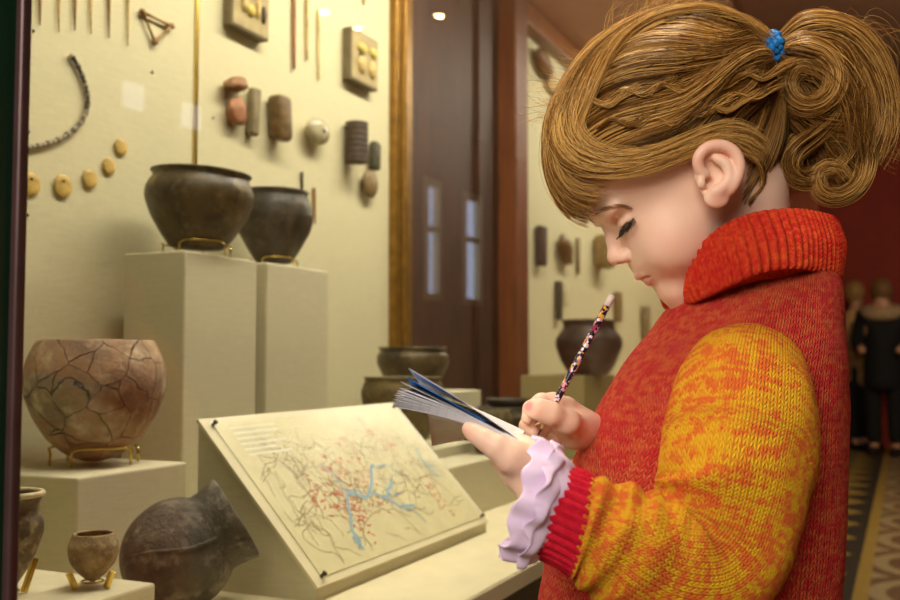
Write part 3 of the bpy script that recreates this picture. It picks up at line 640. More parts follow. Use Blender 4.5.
# ================================================================ visitors far behind
def far_person(X, Y, h, coat, hair, label, arm=0.0, turn=0.0, long_hair=False, scarf=None):
    """small blurred visitor: one body mesh (skin modifier grown from joints) with clothes and hair as children"""
    k = h / 1.7
    def J(x, y, z): c, s = math.cos(turn), math.sin(turn); return Vector((X + (x * c - y * s) * k, Y + (x * s + y * c) * k, z * k))
    def grow(name, pts, edges, rads, mat, parent=None):
        me = bpy.data.meshes.new(name); me.from_pydata([tuple(p) for p in pts], edges, []); o = bpy.data.objects.new('t', me); COL.objects.link(o)
        m = o.modifiers.new('s', 'SKIN'); sv = me.skin_vertices[0].data
        for i, r in enumerate(rads): sv[i].radius = (r * k, r * k)
        sv[0].use_root = True; m2 = o.modifiers.new('u', 'SUBSURF'); m2.levels = 2; m2.render_levels = 2
        dg = bpy.context.evaluated_depsgraph_get(); dg.update(); ev = bpy.data.meshes.new_from_object(o.evaluated_get(dg)); bpy.data.objects.remove(o)
        ev.materials.clear(); ev.materials.append(mat); return link(name, ev, parent, True, loc=(X, Y, 0) if parent is None else None)
    P = [J(0, 0, .95), J(0, 0, 1.15), J(0, 0, 1.38), J(0, 0, 1.48), J(0, 0, 1.60), J(.18, 0, 1.37), J(.23, .02, 1.1), J(.16, -.2 - arm, 1.02), J(-.18, 0, 1.37), J(-.23, .02, 1.1), J(-.16, -.2 - arm, 1.02), J(.1, 0, .88), J(.1, 0, .48), J(.1, 0.02, .08), J(.1, -.12, .04), J(-.1, 0, .88), J(-.1, 0, .48), J(-.1, .02, .08), J(-.1, -.12, .04)]
    E = [(0, 1), (1, 2), (2, 3), (3, 4), (2, 5), (5, 6), (6, 7), (2, 8), (8, 9), (9, 10), (0, 11), (11, 12), (12, 13), (13, 14), (0, 15), (15, 16), (16, 17), (17, 18)]
    R = [.14, .13, .13, .055, .095, .06, .05, .038, .06, .05, .038, .085, .06, .045, .04, .085, .06, .045, .04]
    b = grow('person', P, E, R, plain('skin_far', (190, 140, 104), 0.5, 0.05)); tag(b, label, 'person', 'visitors far behind')
    cp = [J(0, 0, .95), J(0, 0, 1.15), J(0, 0, 1.40), J(.18, 0, 1.38), J(.235, .02, 1.1), J(.18, -.13 - arm, 1.04), J(-.18, 0, 1.38), J(-.235, .02, 1.1), J(-.18, -.13 - arm, 1.04), J(0, 0, .6)]
    grow('coat', cp, [(0, 1), (1, 2), (2, 3), (3, 4), (4, 5), (2, 6), (6, 7), (7, 8), (0, 9)], [.19, .175, .14, .085, .075, .06, .085, .075, .06, .21], plain('coat_far', coat, 0.85, 0.2, 20), b)
    tr = [J(.1, 0, .92), J(.1, 0, .48), J(.1, .02, .1)]; grow('trousers', tr + [J(-.1, 0, .92), J(-.1, 0, .48), J(-.1, .02, .1), J(0, 0, .95)], [(6, 0), (0, 1), (1, 2), (6, 3), (3, 4), (4, 5)], [.10, .085, .075, .10, .085, .075, .14], plain('black_cloth', (18, 15, 13), 0.9, 0.1), b)
    hm = MB().blob(J(0, .02, 1.63), (.105 * k, .115 * k, .125 * k), 0.08, 2, 3)
    if long_hair: hm.blob(J(0, .07, 1.50), (.10 * k, .07 * k, .17 * k), 0.08, 2, 3)
    hm.build('hair', plain('hair_far', hair, 0.6, 0.25, 60), b)
    if scarf: MB().tube([J(.135 * math.cos(q), .11 * math.sin(q), 1.41 + .025 * math.sin(q)) for q in np.linspace(0, 2 * PI, 24, endpoint=False)], .068 * k, 10, closed=True).build('scarf', plain('pale_scarf', scarf, 0.9, 0.15, 30), b)
    for sx in (.1, -.1): MB().blob(J(sx, -.06, .045), (.055 * k, .14 * k, .045 * k), 0.02, 2, 2, Matrix.Rotation(turn, 4, 'Z')).build('shoe', plain('black_leather', (14, 12, 11), 0.5, 0.1), b)
    return b
pv = at(883, 358, 9.3); far_person(pv.x, pv.y, 1.60, (14, 12, 11), (120, 86, 44), 'person in a long black coat and pale scarf at the far right edge', 0.05, -0.5, True, (170, 140, 104))
pv = at(858, 358, 9.9); far_person(pv.x, pv.y, 1.62, (186, 142, 86), (160, 118, 62), 'person in a beige jacket beside the black-coated person', 0.0, 0.9)
# ================================================================ the girl: body as one distance field
Y0 = 0.82; K = Y0 / 1000.0
HO = at(700, 170, Y0); EF = Vector((-0.77, 0, -0.638)).normalized(); EU = Vector((-0.638, 0, 0.77)).normalized(); ES = Vector((0, -1, 0))
def L(f, u, s=0.0): return HO + (EF * f + EU * u + ES * s) * K
def loc(P):
    P = np.asarray(P, float) - np.array(HO)
    return P @ np.array(EF) / K, P @ np.array(EU) / K, P @ np.array(ES) / K
def locp(px, py, Y): f, u, s = loc([at(px, py, Y)]); return float(f[0]), float(u[0]), float(s[0])

def smooth_tab(rows, w=5.0):
    r = np.array(rows, float); x = np.arange(r[0, 0], r[-1, 0] + 0.01, 1.0); y = np.interp(x, r[:, 0], r[:, 1])
    k = np.exp(-0.5 * (np.arange(-15, 16) / w) ** 2); k /= k.sum(); yp = np.pad(y, 15, mode='reflect', reflect_type='odd'); return x, np.convolve(yp, k, 'valid')
T_F = smooth_tab([(-94, 70), (-90, 84), (-86, 98), (-80, 108), (-73, 113), (-66, 112), (-58, 112), (-50, 115), (-40, 118), (-32, 118), (-20, 114), (-5, 110), (5, 109), (15, 110.5), (25, 113), (35, 115.5), (55, 118.5), (75, 115.5), (95, 107), (112, 95), (126, 77), (137, 50), (143, 24), (147, 2)], 3.5)
T_B = smooth_tab([(-94, 50), (-90, 40), (-84, 26), (-70, -8), (-50, -40), (-25, -78), (5, -100), (45, -112), (80, -108), (105, -95), (126, -68), (137, -40), (143, -18), (147, -2)], 4)
T_W = smooth_tab([(-94, 6), (-90, 17), (-85, 25), (-80, 31), (-72, 39), (-64, 45), (-52, 52), (-40, 58), (-30, 63), (-10, 69), (10, 73), (30, 78), (55, 83), (80, 82), (100, 75), (118, 62), (132, 43), (141, 25), (147, 4)], 4)
def head_g(f, u, s):
    uc = np.clip(u, -94, 147); F = np.interp(uc, *T_F); B = np.interp(uc, *T_B); Wd = np.maximum(np.interp(uc, *T_W), 3)
    fc = (F + B) / 2; A = np.maximum((F - B) / 2, 3); p = 2.25
    g = (np.abs((f - fc) / A) ** p + np.abs(s / Wd) ** p) ** (1 / p) - 1
    m = np.minimum(A, Wd); d = g * m
    over = np.maximum(u - 147, -94 - u); return np.where(over > 0, np.maximum(d, 0) + over, d)

VH = 0.00118
BX0, BX1, BY0, BY1, BZ0, BZ1 = 0.000, 0.325, 0.615, 0.965, 0.535, 1.198
nx, ny, nz = int((BX1 - BX0) / VH), int((BY1 - BY0) / VH), int((BZ1 - BZ0) / VH)
GX = (BX0 + np.arange(nx) * VH).astype(np.float32); GY = (BY0 + np.arange(ny) * VH).astype(np.float32); GZ = (BZ0 + np.arange(nz) * VH).astype(np.float32)
DF = np.full((nx, ny, nz), 0.05, np.float32)
def window(lo, hi):
    a = [max(0, int((lo[i] - b) / VH)) for i, b in enumerate((BX0, BY0, BZ0))]; c = [min(n, int((hi[i] - b) / VH) + 2) for i, (b, n) in enumerate(((BX0, nx), (BY0, ny), (BZ0, nz)))]
    return (slice(a[0], c[0]), slice(a[1], c[1]), slice(a[2], c[2]))
def grid(w): return GX[w[0]][:, None, None], GY[w[1]][None, :, None], GZ[w[2]][None, None, :]
def smin(a, b, k):
    if k <= 0: return np.minimum(a, b)
    h = np.clip(0.5 + 0.5 * (b - a) / k, 0, 1); return b + (a - b) * h - k * h * (1 - h)
def cone_d(X, Y, Z, a, b, ra, rb):
    ba = np.array(b) - np.array(a); l2 = float(ba @ ba) + 1e-12
    px, py, pz = X - a[0], Y - a[1], Z - a[2]; t = np.clip((px * ba[0] + py * ba[1] + pz * ba[2]) / l2, 0, 1)
    return np.sqrt((px - t * ba[0]) ** 2 + (py - t * ba[1]) ** 2 + (pz - t * ba[2]) ** 2) - (ra + (rb - ra) * t)
def ell_d(X, Y, Z, c, r, R=None):
    p = [X - c[0], Y - c[1], Z - c[2]]
    if R is not None:
        q = [sum(p[j] * R[j][i] for j in range(3)) for i in range(3)]
    else: q = p
    k0 = np.sqrt((q[0] / r[0]) ** 2 + (q[1] / r[1]) ** 2 + (q[2] / r[2]) ** 2); k1 = np.sqrt((q[0] / r[0] ** 2) ** 2 + (q[1] / r[1] ** 2) ** 2 + (q[2] / r[2] ** 2) ** 2)
    return k0 * (k0 - 1) / np.maximum(k1, 1e-6)
def chain(pts, k=0.004, kin=0.004, sub=False):
    """pts: [(Vector, radius)...], joined smoothly, then united with the field"""
    P = np.array([tuple(p) for p, r in pts]); rm = max(r for p, r in pts) + 0.014
    w = window(P.min(0) - rm, P.max(0) + rm); X, Y, Z = grid(w); d = None
    for (a, ra), (b, rb) in zip(pts[:-1], pts[1:]):
        e = cone_d(X, Y, Z, tuple(a), tuple(b), ra, rb); d = e if d is None else smin(d, e, kin)
    DF[w] = -smin(-DF[w], d, k) if sub else smin(DF[w], d, k)
def ell(c, r, k=0.004, R=None, sub=False):
    rm = max(r) + 0.014; w = window(np.array(c) - rm, np.array(c) + rm); X, Y, Z = grid(w); d = ell_d(X, Y, Z, c, r, R)
    DF[w] = -smin(-DF[w], d, k) if sub else smin(DF[w], d, k)
RH = [[EF[i], ES[i], EU[i]] for i in range(3)]      # columns: forward, side, up
def hell(f, u, s, rf, rs, ru, k=0.004, sub=False): ell(tuple(L(f, u, s)), (rf * K, rs * K, ru * K), k, RH, sub)
def hchain(rows, k=0.004, kin=0.003, sub=False): chain([(L(f, u, s), r * K) for f, u, s, r in rows], k, kin, sub)

def crs(pts, m):
    """Catmull-Rom through rows of numbers"""
    P = np.array(pts, float); P = np.vstack([2 * P[0] - P[1], P, 2 * P[-1] - P[-2]]); out = []
    for i in range(1, len(P) - 2):
        for t in np.arange(m) / m:
            a, b, c_, d_ = P[i - 1:i + 3]; out.append(0.5 * (2 * b + (c_ - a) * t + (2 * a - 5 * b + 4 * c_ - d_) * t * t + (3 * b - a - 3 * c_ + d_) * t ** 3))
    out.append(P[-2]); return np.array(out)
# --- head
c8 = [L(f, u, s) for f in (-125, 140) for u in (-105, 160) for s in (-95, 95)]; lo = np.min([tuple(p) for p in c8], 0); hi = np.max([tuple(p) for p in c8], 0)
w = window(lo, hi); X, Y, Z = grid(w)
px_, py_, pz_ = (X - HO.x), (Y - HO.y), (Z - HO.z)
hf = (px_ * EF.x + pz_ * EF.z) / K + 0 * py_; hu = (px_ * EU.x + pz_ * EU.z) / K + 0 * py_; hs = -py_ / K + 0 * px_ + 0 * pz_
d = (head_g(hf, hu, hs) * K).astype(np.float32); gr_ = np.gradient(d, VH); gm = np.sqrt(sum(q * q for q in gr_)); d = d / np.clip(gm, 0.35, 4.0)
DF[w] = np.minimum(DF[w], np.clip(d, -0.03, 0.05)); del hf, hu, hs, d, gr_, gm
for sd in (1, -1):
    hell(76, -36, 41 * sd, 28, 22, 27, 0.018)                          # cheek
    hell(101, 25, 32 * sd, 9.5, 20, 8, 0.010)                           # brow ridge
# nose
hchain([(109, 16, 0, 4.5), (115, 2, 0, 5.2), (121.5, -11, 0, 7.2)], 0.007); hell(122.5, -13.5, 0, 8.0, 8.2, 7.2, 0.004)
for sd in (1, -1):
    hell(115.5, -18, 9.0 * sd, 8.5, 6.2, 6.2, 0.0035); hell(118.5, -25.0, 5.0 * sd, 4.6, 3.0, 3.2, 0.0015, True)
    hchain([(112, -11, 15.5 * sd, 0.8), (107.5, -19, 16.5 * sd, 0.9), (108, -26, 15.5 * sd, 0.6)], 0.003, sub=True)     # wing crease
# lips
hchain([(104, -47, 20, 2.0), (112.5, -44.0, 11, 3.2), (117.2, -43.0, 0, 3.4), (112.5, -44.0, -11, 3.2), (104, -47, -20, 2.0)], 0.004)
hchain([(106, -50, 18, 2.0), (110.0, -53.0, 9, 3.3), (112.4, -53.4, 0, 3.7), (110.0, -53.0, -9, 3.3), (106, -50, -18, 2.0)], 0.004)
hchain([(105, -48.2, 23, 1.2), (116, -48.0, 12, 1.3), (120.5, -47.6, 0, 1.3), (116, -48.0, -12, 1.3), (105, -48.2, -23, 1.2)], 0.0012, sub=True)
hell(98, -79, 0, 13, 22, 11, 0.012)
# eyes: lids over the balls, opened by a narrow slit
EYEF, EYEU, EYES, EYER = 93.5, 5.0, 30.0, 11.6
for sd in (1, -1):
    hell(EYEF + 9.5, EYEU + 9, (EYES + 1) * sd, 6, 12, 3.6, 0.008, True)          # socket fold under the brow
    hell(EYEF, EYEU, EYES * sd, 13.4, 13.6, 13.2, 0.004)
    hchain([(EYEF + 11.5, EYEU - 3.5, (EYES - 12) * sd, 2.0), (EYEF + 13.6, EYEU - 2.8, EYES * sd, 4.0), (EYEF + 8.5, EYEU - 1.5, (EYES + 11) * sd, 3.0), (EYEF + 0.5, EYEU - 0.5, (EYES + 15.5) * sd, 1.8)], 0.0012, sub=True)
# ears
for sd in (1, -1):
    YE = Y0 - 0.0690 * sd
    def e_(px, py, out=0.0):
        p = at(717 + (px - 717) * 0.94, 174 + (py - 174) * 0.93, Y0 - 0.0690); q = p + ES * out; return Vector((q.x, q.y if sd > 0 else 2 * Y0 - q.y, q.z))
    R_e = [[1, 0, 0], [0, 1, 0], [0, 0, 1]]
    ell(tuple(e_(717, 172, 0.000)), (0.0178, 0.0056, 0.0220), 0.003)
    ell(tuple(e_(712, 178, 0.0065)), (0.0118, 0.0085, 0.0150), 0.002, None, True)                                                     # hollow of the ear
    hx = [(706, 176, .003, .0018), (697, 170, .004, .0022), (695, 159, .0055, .0024), (701, 150, .0065, .0025), (712, 145.5, .007, .0026), (724, 147, .0075, .0026), (734, 155, .008, .0026), (738, 168, .008, .0025), (735, 182, .007, .0025), (728, 194, .0055, .0026)]
    chain([(e_(a, b, c), r) for a, b, c, r in crs(hx, 5)], 0.0022)                                                                              # helix
    ah = [(712, 157, .0045, .0020), (724, 165, .0060, .0024), (728, 178, .0062, .0026), (721, 190, .0056, .0028), (712, 194, .0048, .0026)]
    chain([(e_(a, b, c), r) for a, b, c, r in crs(ah, 5)], 0.0022)                                                                              # antihelix
    ell(tuple(e_(699, 184, .0040)), (.0036, .0032, .0050), 0.0025)                                                                     # tragus
    ell(tuple(e_(715, 201, .0035)), (.0095, .0040, .0075), 0.004)                                                                      # lobe
    chain([(e_(706, 183, .004), .0026), (e_(703, 181, -.006), .0022)], 0.0015, sub=True)                                               # canal

# --- neck, trunk
def A3(px, py, Y): return at(px, py, Y)
chain([(L(-20, 5), 0.045), (L(-12, -40), 0.040), (A3(746, 250, 0.825), 0.038), (A3(762, 310, 0.83), 0.046)], 0.010, 0.01)
ell(tuple(A3(752, 350, 0.83)), (0.062, 0.088, 0.062), 0.02); ell(tuple(A3(725, 450, 0.83)), (0.088, 0.092, 0.12), 0.02); ell(tuple(A3(695, 590, 0.83)), (0.098, 0.096, 0.12), 0.02)
ell(tuple(A3(700, 690, 0.83)), (0.095, 0.098, 0.075), 0.02)
# --- arms
chain([(A3(750, 392, 0.768), 0.026), (A3(738, 450, 0.698), 0.031), (A3(716, 548, 0.681), 0.029), (A3(690, 562, 0.676), 0.028), (A3(620, 535, 0.672), 0.024), (A3(560, 508, 0.674), 0.019)], 0.012, 0.008)
chain([(A3(750, 392, 0.892), 0.026), (A3(735, 450, 0.945), 0.031), (A3(712, 530, 0.945), 0.028), (A3(655, 472, 0.905), 0.023), (A3(618, 445, 0.862), 0.0165)], 0.012, 0.008)
# --- left hand (holds the notebook): wrist, palm, thumb along the near edge, four fingers underneath
chain([(A3(560, 508, .674), .0185), (A3(543, 488, .677), .0165), (A3(524, 466, .684), .0165), (A3(511, 457, .692), .0145)], 0.006, 0.006)
chain([(A3(540, 462, .684), .0120), (A3(520, 452, .692), .0105), (A3(509, 455, .698), .0105)], 0.006, 0.006)
chain([(A3(531, 466, .674), .0120), (A3(511, 457, .670), .0108), (A3(497, 447.5, .669), .0082), (A3(484, 439.5, .671), .0066), (A3(474.5, 433.5, .674), .0056), (A3(468.5, 429, .677), .0046)], 0.005, 0.004)
LF = []
for q, r in ((((505, 453, .706), (497.5, 452.5, .727), (494, 448, .747), (496, 443, .760)), .0062), (((511, 459, .709), (503, 458.5, .733), (500, 453, .754), (502, 447, .767)), .0064),
             (((518, 465, .708), (510, 464.5, .732), (507, 459, .753), (509, 453, .765)), .0061), (((526, 470, .704), (519, 469.5, .724), (516, 465, .741), (518, 460, .752)), .0054)):
    LF.append([(A3(*q[0]), r * 1.12), (A3(*q[1]), r), (A3(*q[2]), r * 0.93), (A3(*q[3]), r * 0.80)])
for f_ in LF: chain(f_, 0.0025, 0.0025)
# --- right hand (holds the pencil)
chain([(A3(618, 445, .862), .0165), (A3(597, 437, .832), .0148), (A3(577, 426, .804), .0146)], 0.005, 0.006)
chain([(A3(590, 430, .816), .0130), (A3(566, 412, .800), .0105), (A3(566, 424, .808), .0105), (A3(573, 436, .806), .0105)], 0.006, 0.006)
RT = [(A3(586, 430, .806), .0115), (A3(567, 421.5, .774), .0092), (A3(551, 413.5, .7645), .0080), (A3(539, 409.5, .763), .0069), (A3(530.5, 408, .766), .0060)]
RI = [(A3(566, 406.5, .797), .0080), (A3(553, 401.5, .794), .0070), (A3(541, 401.5, .790), .0064), (A3(530.5, 408.5, .786), .0058), (A3(527.5, 418, .783), .0050)]
RM = [(A3(567, 414, .806), .0080), (A3(549, 411, .807), .0066), (A3(531, 416, .803), .0061), (A3(526.5, 426, .796), .0057), (A3(533, 433, .789), .0050)]
RR = [(A3(569, 424, .810), .0078), (A3(550, 424, .815), .0063), (A3(537, 432, .810), .0058), (A3(540, 440, .801), .0050)]
RL = [(A3(574, 435, .809), .0070), (A3(557, 438, .813), .0056), (A3(548, 445, .807), .0051), (A3(553, 450, .799), .0045)]
for f_ in (RI, RM, RR, RL): chain(f_, 0.0022, 0.0025)
chain(RT, 0.007, 0.006)
# nails: shallow beds
def nail(c, rx, ry, rz, k=0.0008): ell(tuple(c), (rx, ry, rz), k, None, True)
NAIL_R = A3(528.5, 406, .7600); NAIL_L = A3(469.5, 429.3, .6722)

def surface_nets(D, org, h):
    S = D < 0; nx, ny, nz = D.shape
    cnt = np.zeros((nx - 1, ny - 1, nz - 1), np.uint8)
    for a in (0, 1):
        for b in (0, 1):
            for c in (0, 1): cnt += S[a:nx - 1 + a, b:ny - 1 + b, c:nz - 1 + c]
    act = np.argwhere((cnt > 0) & (cnt < 8)); del cnt
    vid = np.full((nx - 1, ny - 1, nz - 1), -1, np.int32); vid[act[:, 0], act[:, 1], act[:, 2]] = np.arange(len(act))
    acc = np.zeros((len(act), 3)); n = np.zeros(len(act)); cr = [(a, b, c) for a in (0, 1) for b in (0, 1) for c in (0, 1)]
    val = {c: D[act[:, 0] + c[0], act[:, 1] + c[1], act[:, 2] + c[2]] for c in cr}
    for c in cr:
        for ax in range(3):
            if c[ax] == 0:
                e = list(c); e[ax] = 1; e = tuple(e); v0, v1 = val[c], val[e]; m = (v0 < 0) != (v1 < 0)
                t = np.where(m, v0 / np.where(m, v0 - v1, 1), 0); p = np.tile(np.array(c, float), (len(act), 1)); p[:, ax] = t
                acc[m] += p[m]; n[m] += 1
    V = (act + acc / n[:, None]) * h + np.array(org); F = []
    for ax in range(3):
        o = [x for x in range(3) if x != ax]
        s0 = [slice(None)] * 3; s1 = [slice(None)] * 3; s0[ax] = slice(0, -1); s1[ax] = slice(1, None)
        for q in o: s0[q] = slice(1, -1); s1[q] = slice(1, -1)
        A_, B_ = S[tuple(s0)], S[tuple(s1)]; e = np.argwhere(A_ != B_); inside = A_[e[:, 0], e[:, 1], e[:, 2]]
        for q in o: e[:, q] += 1
        def g(d0, d1): i = e.copy(); i[:, o[0]] += d0; i[:, o[1]] += d1; return vid[i[:, 0], i[:, 1], i[:, 2]]
        q = np.stack([g(-1, -1), g(0, -1), g(0, 0), g(-1, 0)], 1); flip = inside if ax != 1 else ~inside
        q[~flip] = q[~flip][:, ::-1]; F.append(q)
    return V, np.concatenate(F)
DF[0] = DF[-1] = 0.05; DF[:, 0] = DF[:, -1] = 0.05; DF[:, :, 0] = DF[:, :, -1] = 0.05
BV, BFc = surface_nets(DF, (BX0, BY0, BZ0), VH); del DF
BFc = BFc[(BFc >= 0).all(1)]
# skin colour that belongs to the skin: lips, cheeks, ear rims, nails, knuckles; and a painted mouth shadow
def lc(*c): return np.array(lin(*c)[:3])
SKIN = lc(238, 202, 176); colv = np.tile(SKIN, (len(BV), 1))
def blend(P, rad, c, amt, p=2.0):
    P = np.atleast_2d(np.array([tuple(q) for q in P])); d2 = np.full(len(BV), 1e9)
    for a, b in zip(P[:-1], P[1:]) if len(P) > 1 else [(P[0], P[0] + 1e-9)]:
        ba = b - a; t = np.clip(((BV - a) @ ba) / max(ba @ ba, 1e-12), 0, 1); d2 = np.minimum(d2, ((BV - a - t[:, None] * ba) ** 2).sum(1))
    wv = amt * np.exp(-(np.sqrt(d2) / rad) ** p); colv[:] = colv * (1 - wv[:, None]) + c * wv[:, None]
for sd in (1, -1):
    blend([L(82, -34, 58 * sd)], 0.019, lc(232, 162, 138), 0.28)
    blend([L(100, -4, 40 * sd)], 0.008, lc(216, 160, 138), 0.35)
    YE = Y0 - sd * 0.076; blend([Vector((p.x, YE, p.z)) for p in (at(697, 165, Y0 - .069), at(712, 145, Y0 - .069), at(738, 158, Y0 - .069), at(738, 185, Y0 - .069), at(716, 202, Y0 - .069))], 0.006, lc(228, 146, 122), 0.6)
blend([L(124, -14, 0)], 0.007, lc(232, 160, 138), 0.5)
blend([L(107, -47, 19), L(115, -43.5, 11), L(120, -43, 0), L(115, -43.5, -11), L(107, -47, -19)], 0.0030, lc(206, 124, 108), 0.85, 4)
blend([L(107, -50, 17), L(114, -53.5, 9), L(118, -54, 0), L(114, -53.5, -9), L(107, -50, -17)], 0.0036, lc(214, 130, 114), 0.85, 4)
blend([L(108, -48, 21), L(118, -48, 10), L(121, -48, 0)], 0.0012, lc(120, 50, 44), 0.8)  # shade in the groove between the lips, painted dark
blend([NAIL_R], 0.0042, lc(236, 140, 140), 0.95, 6); blend([A3(536, 411, .757)], 0.006, lc(232, 150, 126), 0.35); blend([A3(527, 425, .792)], 0.008, lc(232, 150, 126), 0.35)
blend([A3(470, 430, .672)], 0.006, lc(232, 150, 126), 0.4)
gk = G('skin'); at_ = gk.n('ShaderNodeAttribute'); at_.attribute_name = 'tint'; ob_ = gk.obj()
cs_ = gk.mix(gk.math('MULTIPLY', gk.noise(ob_, 60, 5, 0.6), 0.22), at_.outputs['Color'], lin(226, 160, 134))
M_SKIN = gk.done(cs_, 0.48, gk.bump(gk.noise(ob_, 900, 3), 0.00012), spec=0.35)
gk.b.inputs['Subsurface Weight'].default_value = 0.22; gk.b.inputs['Subsurface Radius'].default_value = (1.0, 0.35, 0.2); gk.b.inputs['Subsurface Scale'].default_value = 0.004
me = bpy.data.meshes.new('person'); me.from_pydata(BV.tolist(), [], BFc.tolist()); me.update()
ca = me.color_attributes.new('tint', 'FLOAT_COLOR', 'POINT'); ca.data.foreach_set('color', np.c_[colv, np.ones(len(colv))].astype(np.float32).ravel())
me.materials.append(M_SKIN)
girl = link('person', me, None, True, loc=at(690, 600, 0.83) * Vector((1, 1, 0)) if False else Vector((at(690, 600, 0.83).x, 0.83, 0)))
tag(girl, 'child in red and orange turtleneck sweater writing in a small notebook with a pencil', 'person')

# --- eyes
g = G('eyeball'); o = g.obj(); X_, Y_, Z_ = g.sep(o); rr = g.math('SQRT', g.math('ADD', g.math('POWER', X_, 2.0), g.math('POWER', Y_, 2.0)))
iris = g.math('MULTIPLY', g.math('LESS_THAN', rr, 0.0068), g.math('GREATER_THAN', Z_, 0.0)); pup = g.math('MULTIPLY', g.math('LESS_THAN', rr, 0.0026), g.math('GREATER_THAN', Z_, 0.0))
M_EYE = g.done(g.mix(pup, g.mix(iris, lin(228, 216, 206), lin(58, 42, 28)), lin(10, 8, 6)), 0.08, spec=0.6)
M_LASH = plain('lash', (40, 26, 16), 0.6, 0.05); M_BROW = plain('brow_hair', (158, 112, 70), 0.6, 0.1)
from mathutils.bvhtree import BVHTree
BVH = BVHTree.FromPolygons(BV.tolist(), BFc.tolist())
GAZE = (EF * 0.86 - EU * 0.46).normalized()
for sd in (1, -1):
    c = L(EYEF, EYEU, EYES * sd); bm = bmesh.new(); bmesh.ops.create_uvsphere(bm, u_segments=32, v_segments=20, radius=EYER * K)
    mm = bpy.data.meshes.new('eye'); bm.to_mesh(mm); bm.free(); mm.materials.append(M_EYE); mm.polygons.foreach_set('use_smooth', [True] * len(mm.polygons))
    eo = bpy.data.objects.new('eye', mm); COL.objects.link(eo); bpy.context.view_layer.update(); eo.parent = girl
    eo.matrix_world = Matrix.Translation(c) @ (GAZE + ES * 0.62 * sd).to_track_quat('Z', 'Y').to_matrix().to_4x4()
    mb = MB(); random.seed(3)
    for i in range(46):
        t = i / 45; f = EYEF + (12.8 - 12.5 * t ** 1.8); u = EYEU - 0.4 + 1.6 * t; s = (EYES - 11 + 26 * t) * sd
        root = L(f, u, s); out = (EF * (1.0 - 0.75 * t) + ES * sd * (0.1 + 0.8 * t) - EU * 0.62).normalized(); ln = (10.5 + 3 * t + random.uniform(-1.5, 1.5)) * K
        tip = root + out * ln + EU * 1.6 * K; mid = root + out * ln * 0.55 - EU * 0.6 * K
        mb.tube([root - out * 1.2 * K, root.lerp(mid, 0.6), mid, tip], [0.00024, 0.00022, 0.00016, 0.00006], 4)
    mb.build('eyelashes', M_LASH, girl)
    mb = MB()
    for i in range(95):
        t = random.random(); x = 594 + 36 * t; y = 213 - 7.5 * math.sin(min(1, t * 1.25) * PI / 2) + 3.0 * max(0, t - .72) / .28 * .8; wd_ = 2.4 * (1 - 0.55 * t); y += random.uniform(-wd_, wd_)
        dr = ray(x, y).normalized(); hit, nrm, _, _ = BVH.ray_cast(Vector((0, 0, EYE)), dr)
        if hit is None or hit.y > Y0 - 0.004: continue
        h2, n2, _, _ = BVH.ray_cast(Vector((0, 0, EYE)), ray(x + 5.0, y - 1.6 + 2.2 * t).normalized())
        if h2 is None: continue
        a, b = hit + nrm * 0.0004, h2 + n2 * 0.0006; m_ = (a + b) / 2 + nrm * 0.0006
        q = [a, m_, b]
        if sd < 0: q = [Vector((p.x, 2 * Y0 - p.y, p.z)) for p in q]
        mb.tube(q, [0.00020, 0.00018, 0.00007], 4)
    mb.build('eyebrow', M_BROW, girl)
# ================================================================ knitwear
def knit(name, cols, pw=0.0044, ph=0.0034, mixlo=0.45, mixhi=0.6, streak=(60, 260), bump=0.0022, third=None, rough=0.85):
    """stocking stitch: V-shaped legs, yarn colour changing stitch by stitch"""
    g = G(name); U, Vv, _ = g.sep(g.uv())
    a = g.math('DIVIDE', U, pw); b = g.math('DIVIDE', Vv, ph)
    fa = g.math('FRACT', a); tri = g.math('ABSOLUTE', g.math('SUBTRACT', g.math('MULTIPLY', fa, 2.0), 1.0))
    bb = g.math('ADD', b, g.math('MULTIPLY', tri, 0.9)); ph_ = g.math('FRACT', bb)
    leg = g.math('ABSOLUTE', g.math('SINE', g.math('MULTIPLY', fa, 2 * PI)))
    h = g.math('MULTIPLY', g.math('POWER', g.math('SINE', g.math('MULTIPLY', ph_, PI)), 0.6), g.math('POWER', leg, 0.5))
    cell = g.comb(g.math('FLOOR', g.math('MULTIPLY', a, 1.0)), g.math('FLOOR', bb), 0.0)
    wn = g.n('ShaderNodeTexWhiteNoise', noise_dimensions='2D'); g.put(wn.inputs['Vector'], cell)
    low = g.noise(g.comb(g.math('MULTIPLY', U, streak[0]), g.math('MULTIPLY', Vv, streak[1]), 0.0), 1.0, 3, 0.6)
    low2 = g.noise(g.comb(g.math('MULTIPLY', U, 14), g.math('MULTIPLY', Vv, 26), 3.0), 1.0, 2)
    f = g.math('ADD', g.math('MULTIPLY', low, 0.62), g.math('ADD', g.math('MULTIPLY', wn.outputs[0], 0.16), g.math('MULTIPLY', low2, 0.30)))
    col = g.mix(g.ramp(f, [(mixlo, 0.0), (mixhi, 1.0)]), lin(*cols[0]), lin(*cols[1]))
    if third: col = g.mix(g.ramp(low2, [(0.55, 0.0), (0.72, 0.55)]), col, lin(*third))
    fz = g.noise(g.obj(), 1400, 2)
    n = g.bump(g.math('ADD', h, g.math('MULTIPLY', fz, 0.25)), bump, 1.0)
    m = g.done(col, rough, n, spec=0.15, sheen=0.25); g.b.inputs['Sheen Roughness'].default_value = 0.5; g.b.inputs['Sheen Tint'].default_value = lin(*cols[1]); return m
M_SLEEVE = knit('yellow_orange_knit', ((255, 194, 38), (250, 120, 50)), pw=0.0039, ph=0.0030, mixlo=0.48, mixhi=0.60, streak=(60, 210))
M_BODYK = knit('red_orange_knit', ((230, 50, 56), (244, 112, 66)), mixlo=0.46, mixhi=0.64, pw=0.0058, ph=0.0044, streak=(80, 190), bump=0.0036, third=(226, 44, 74))
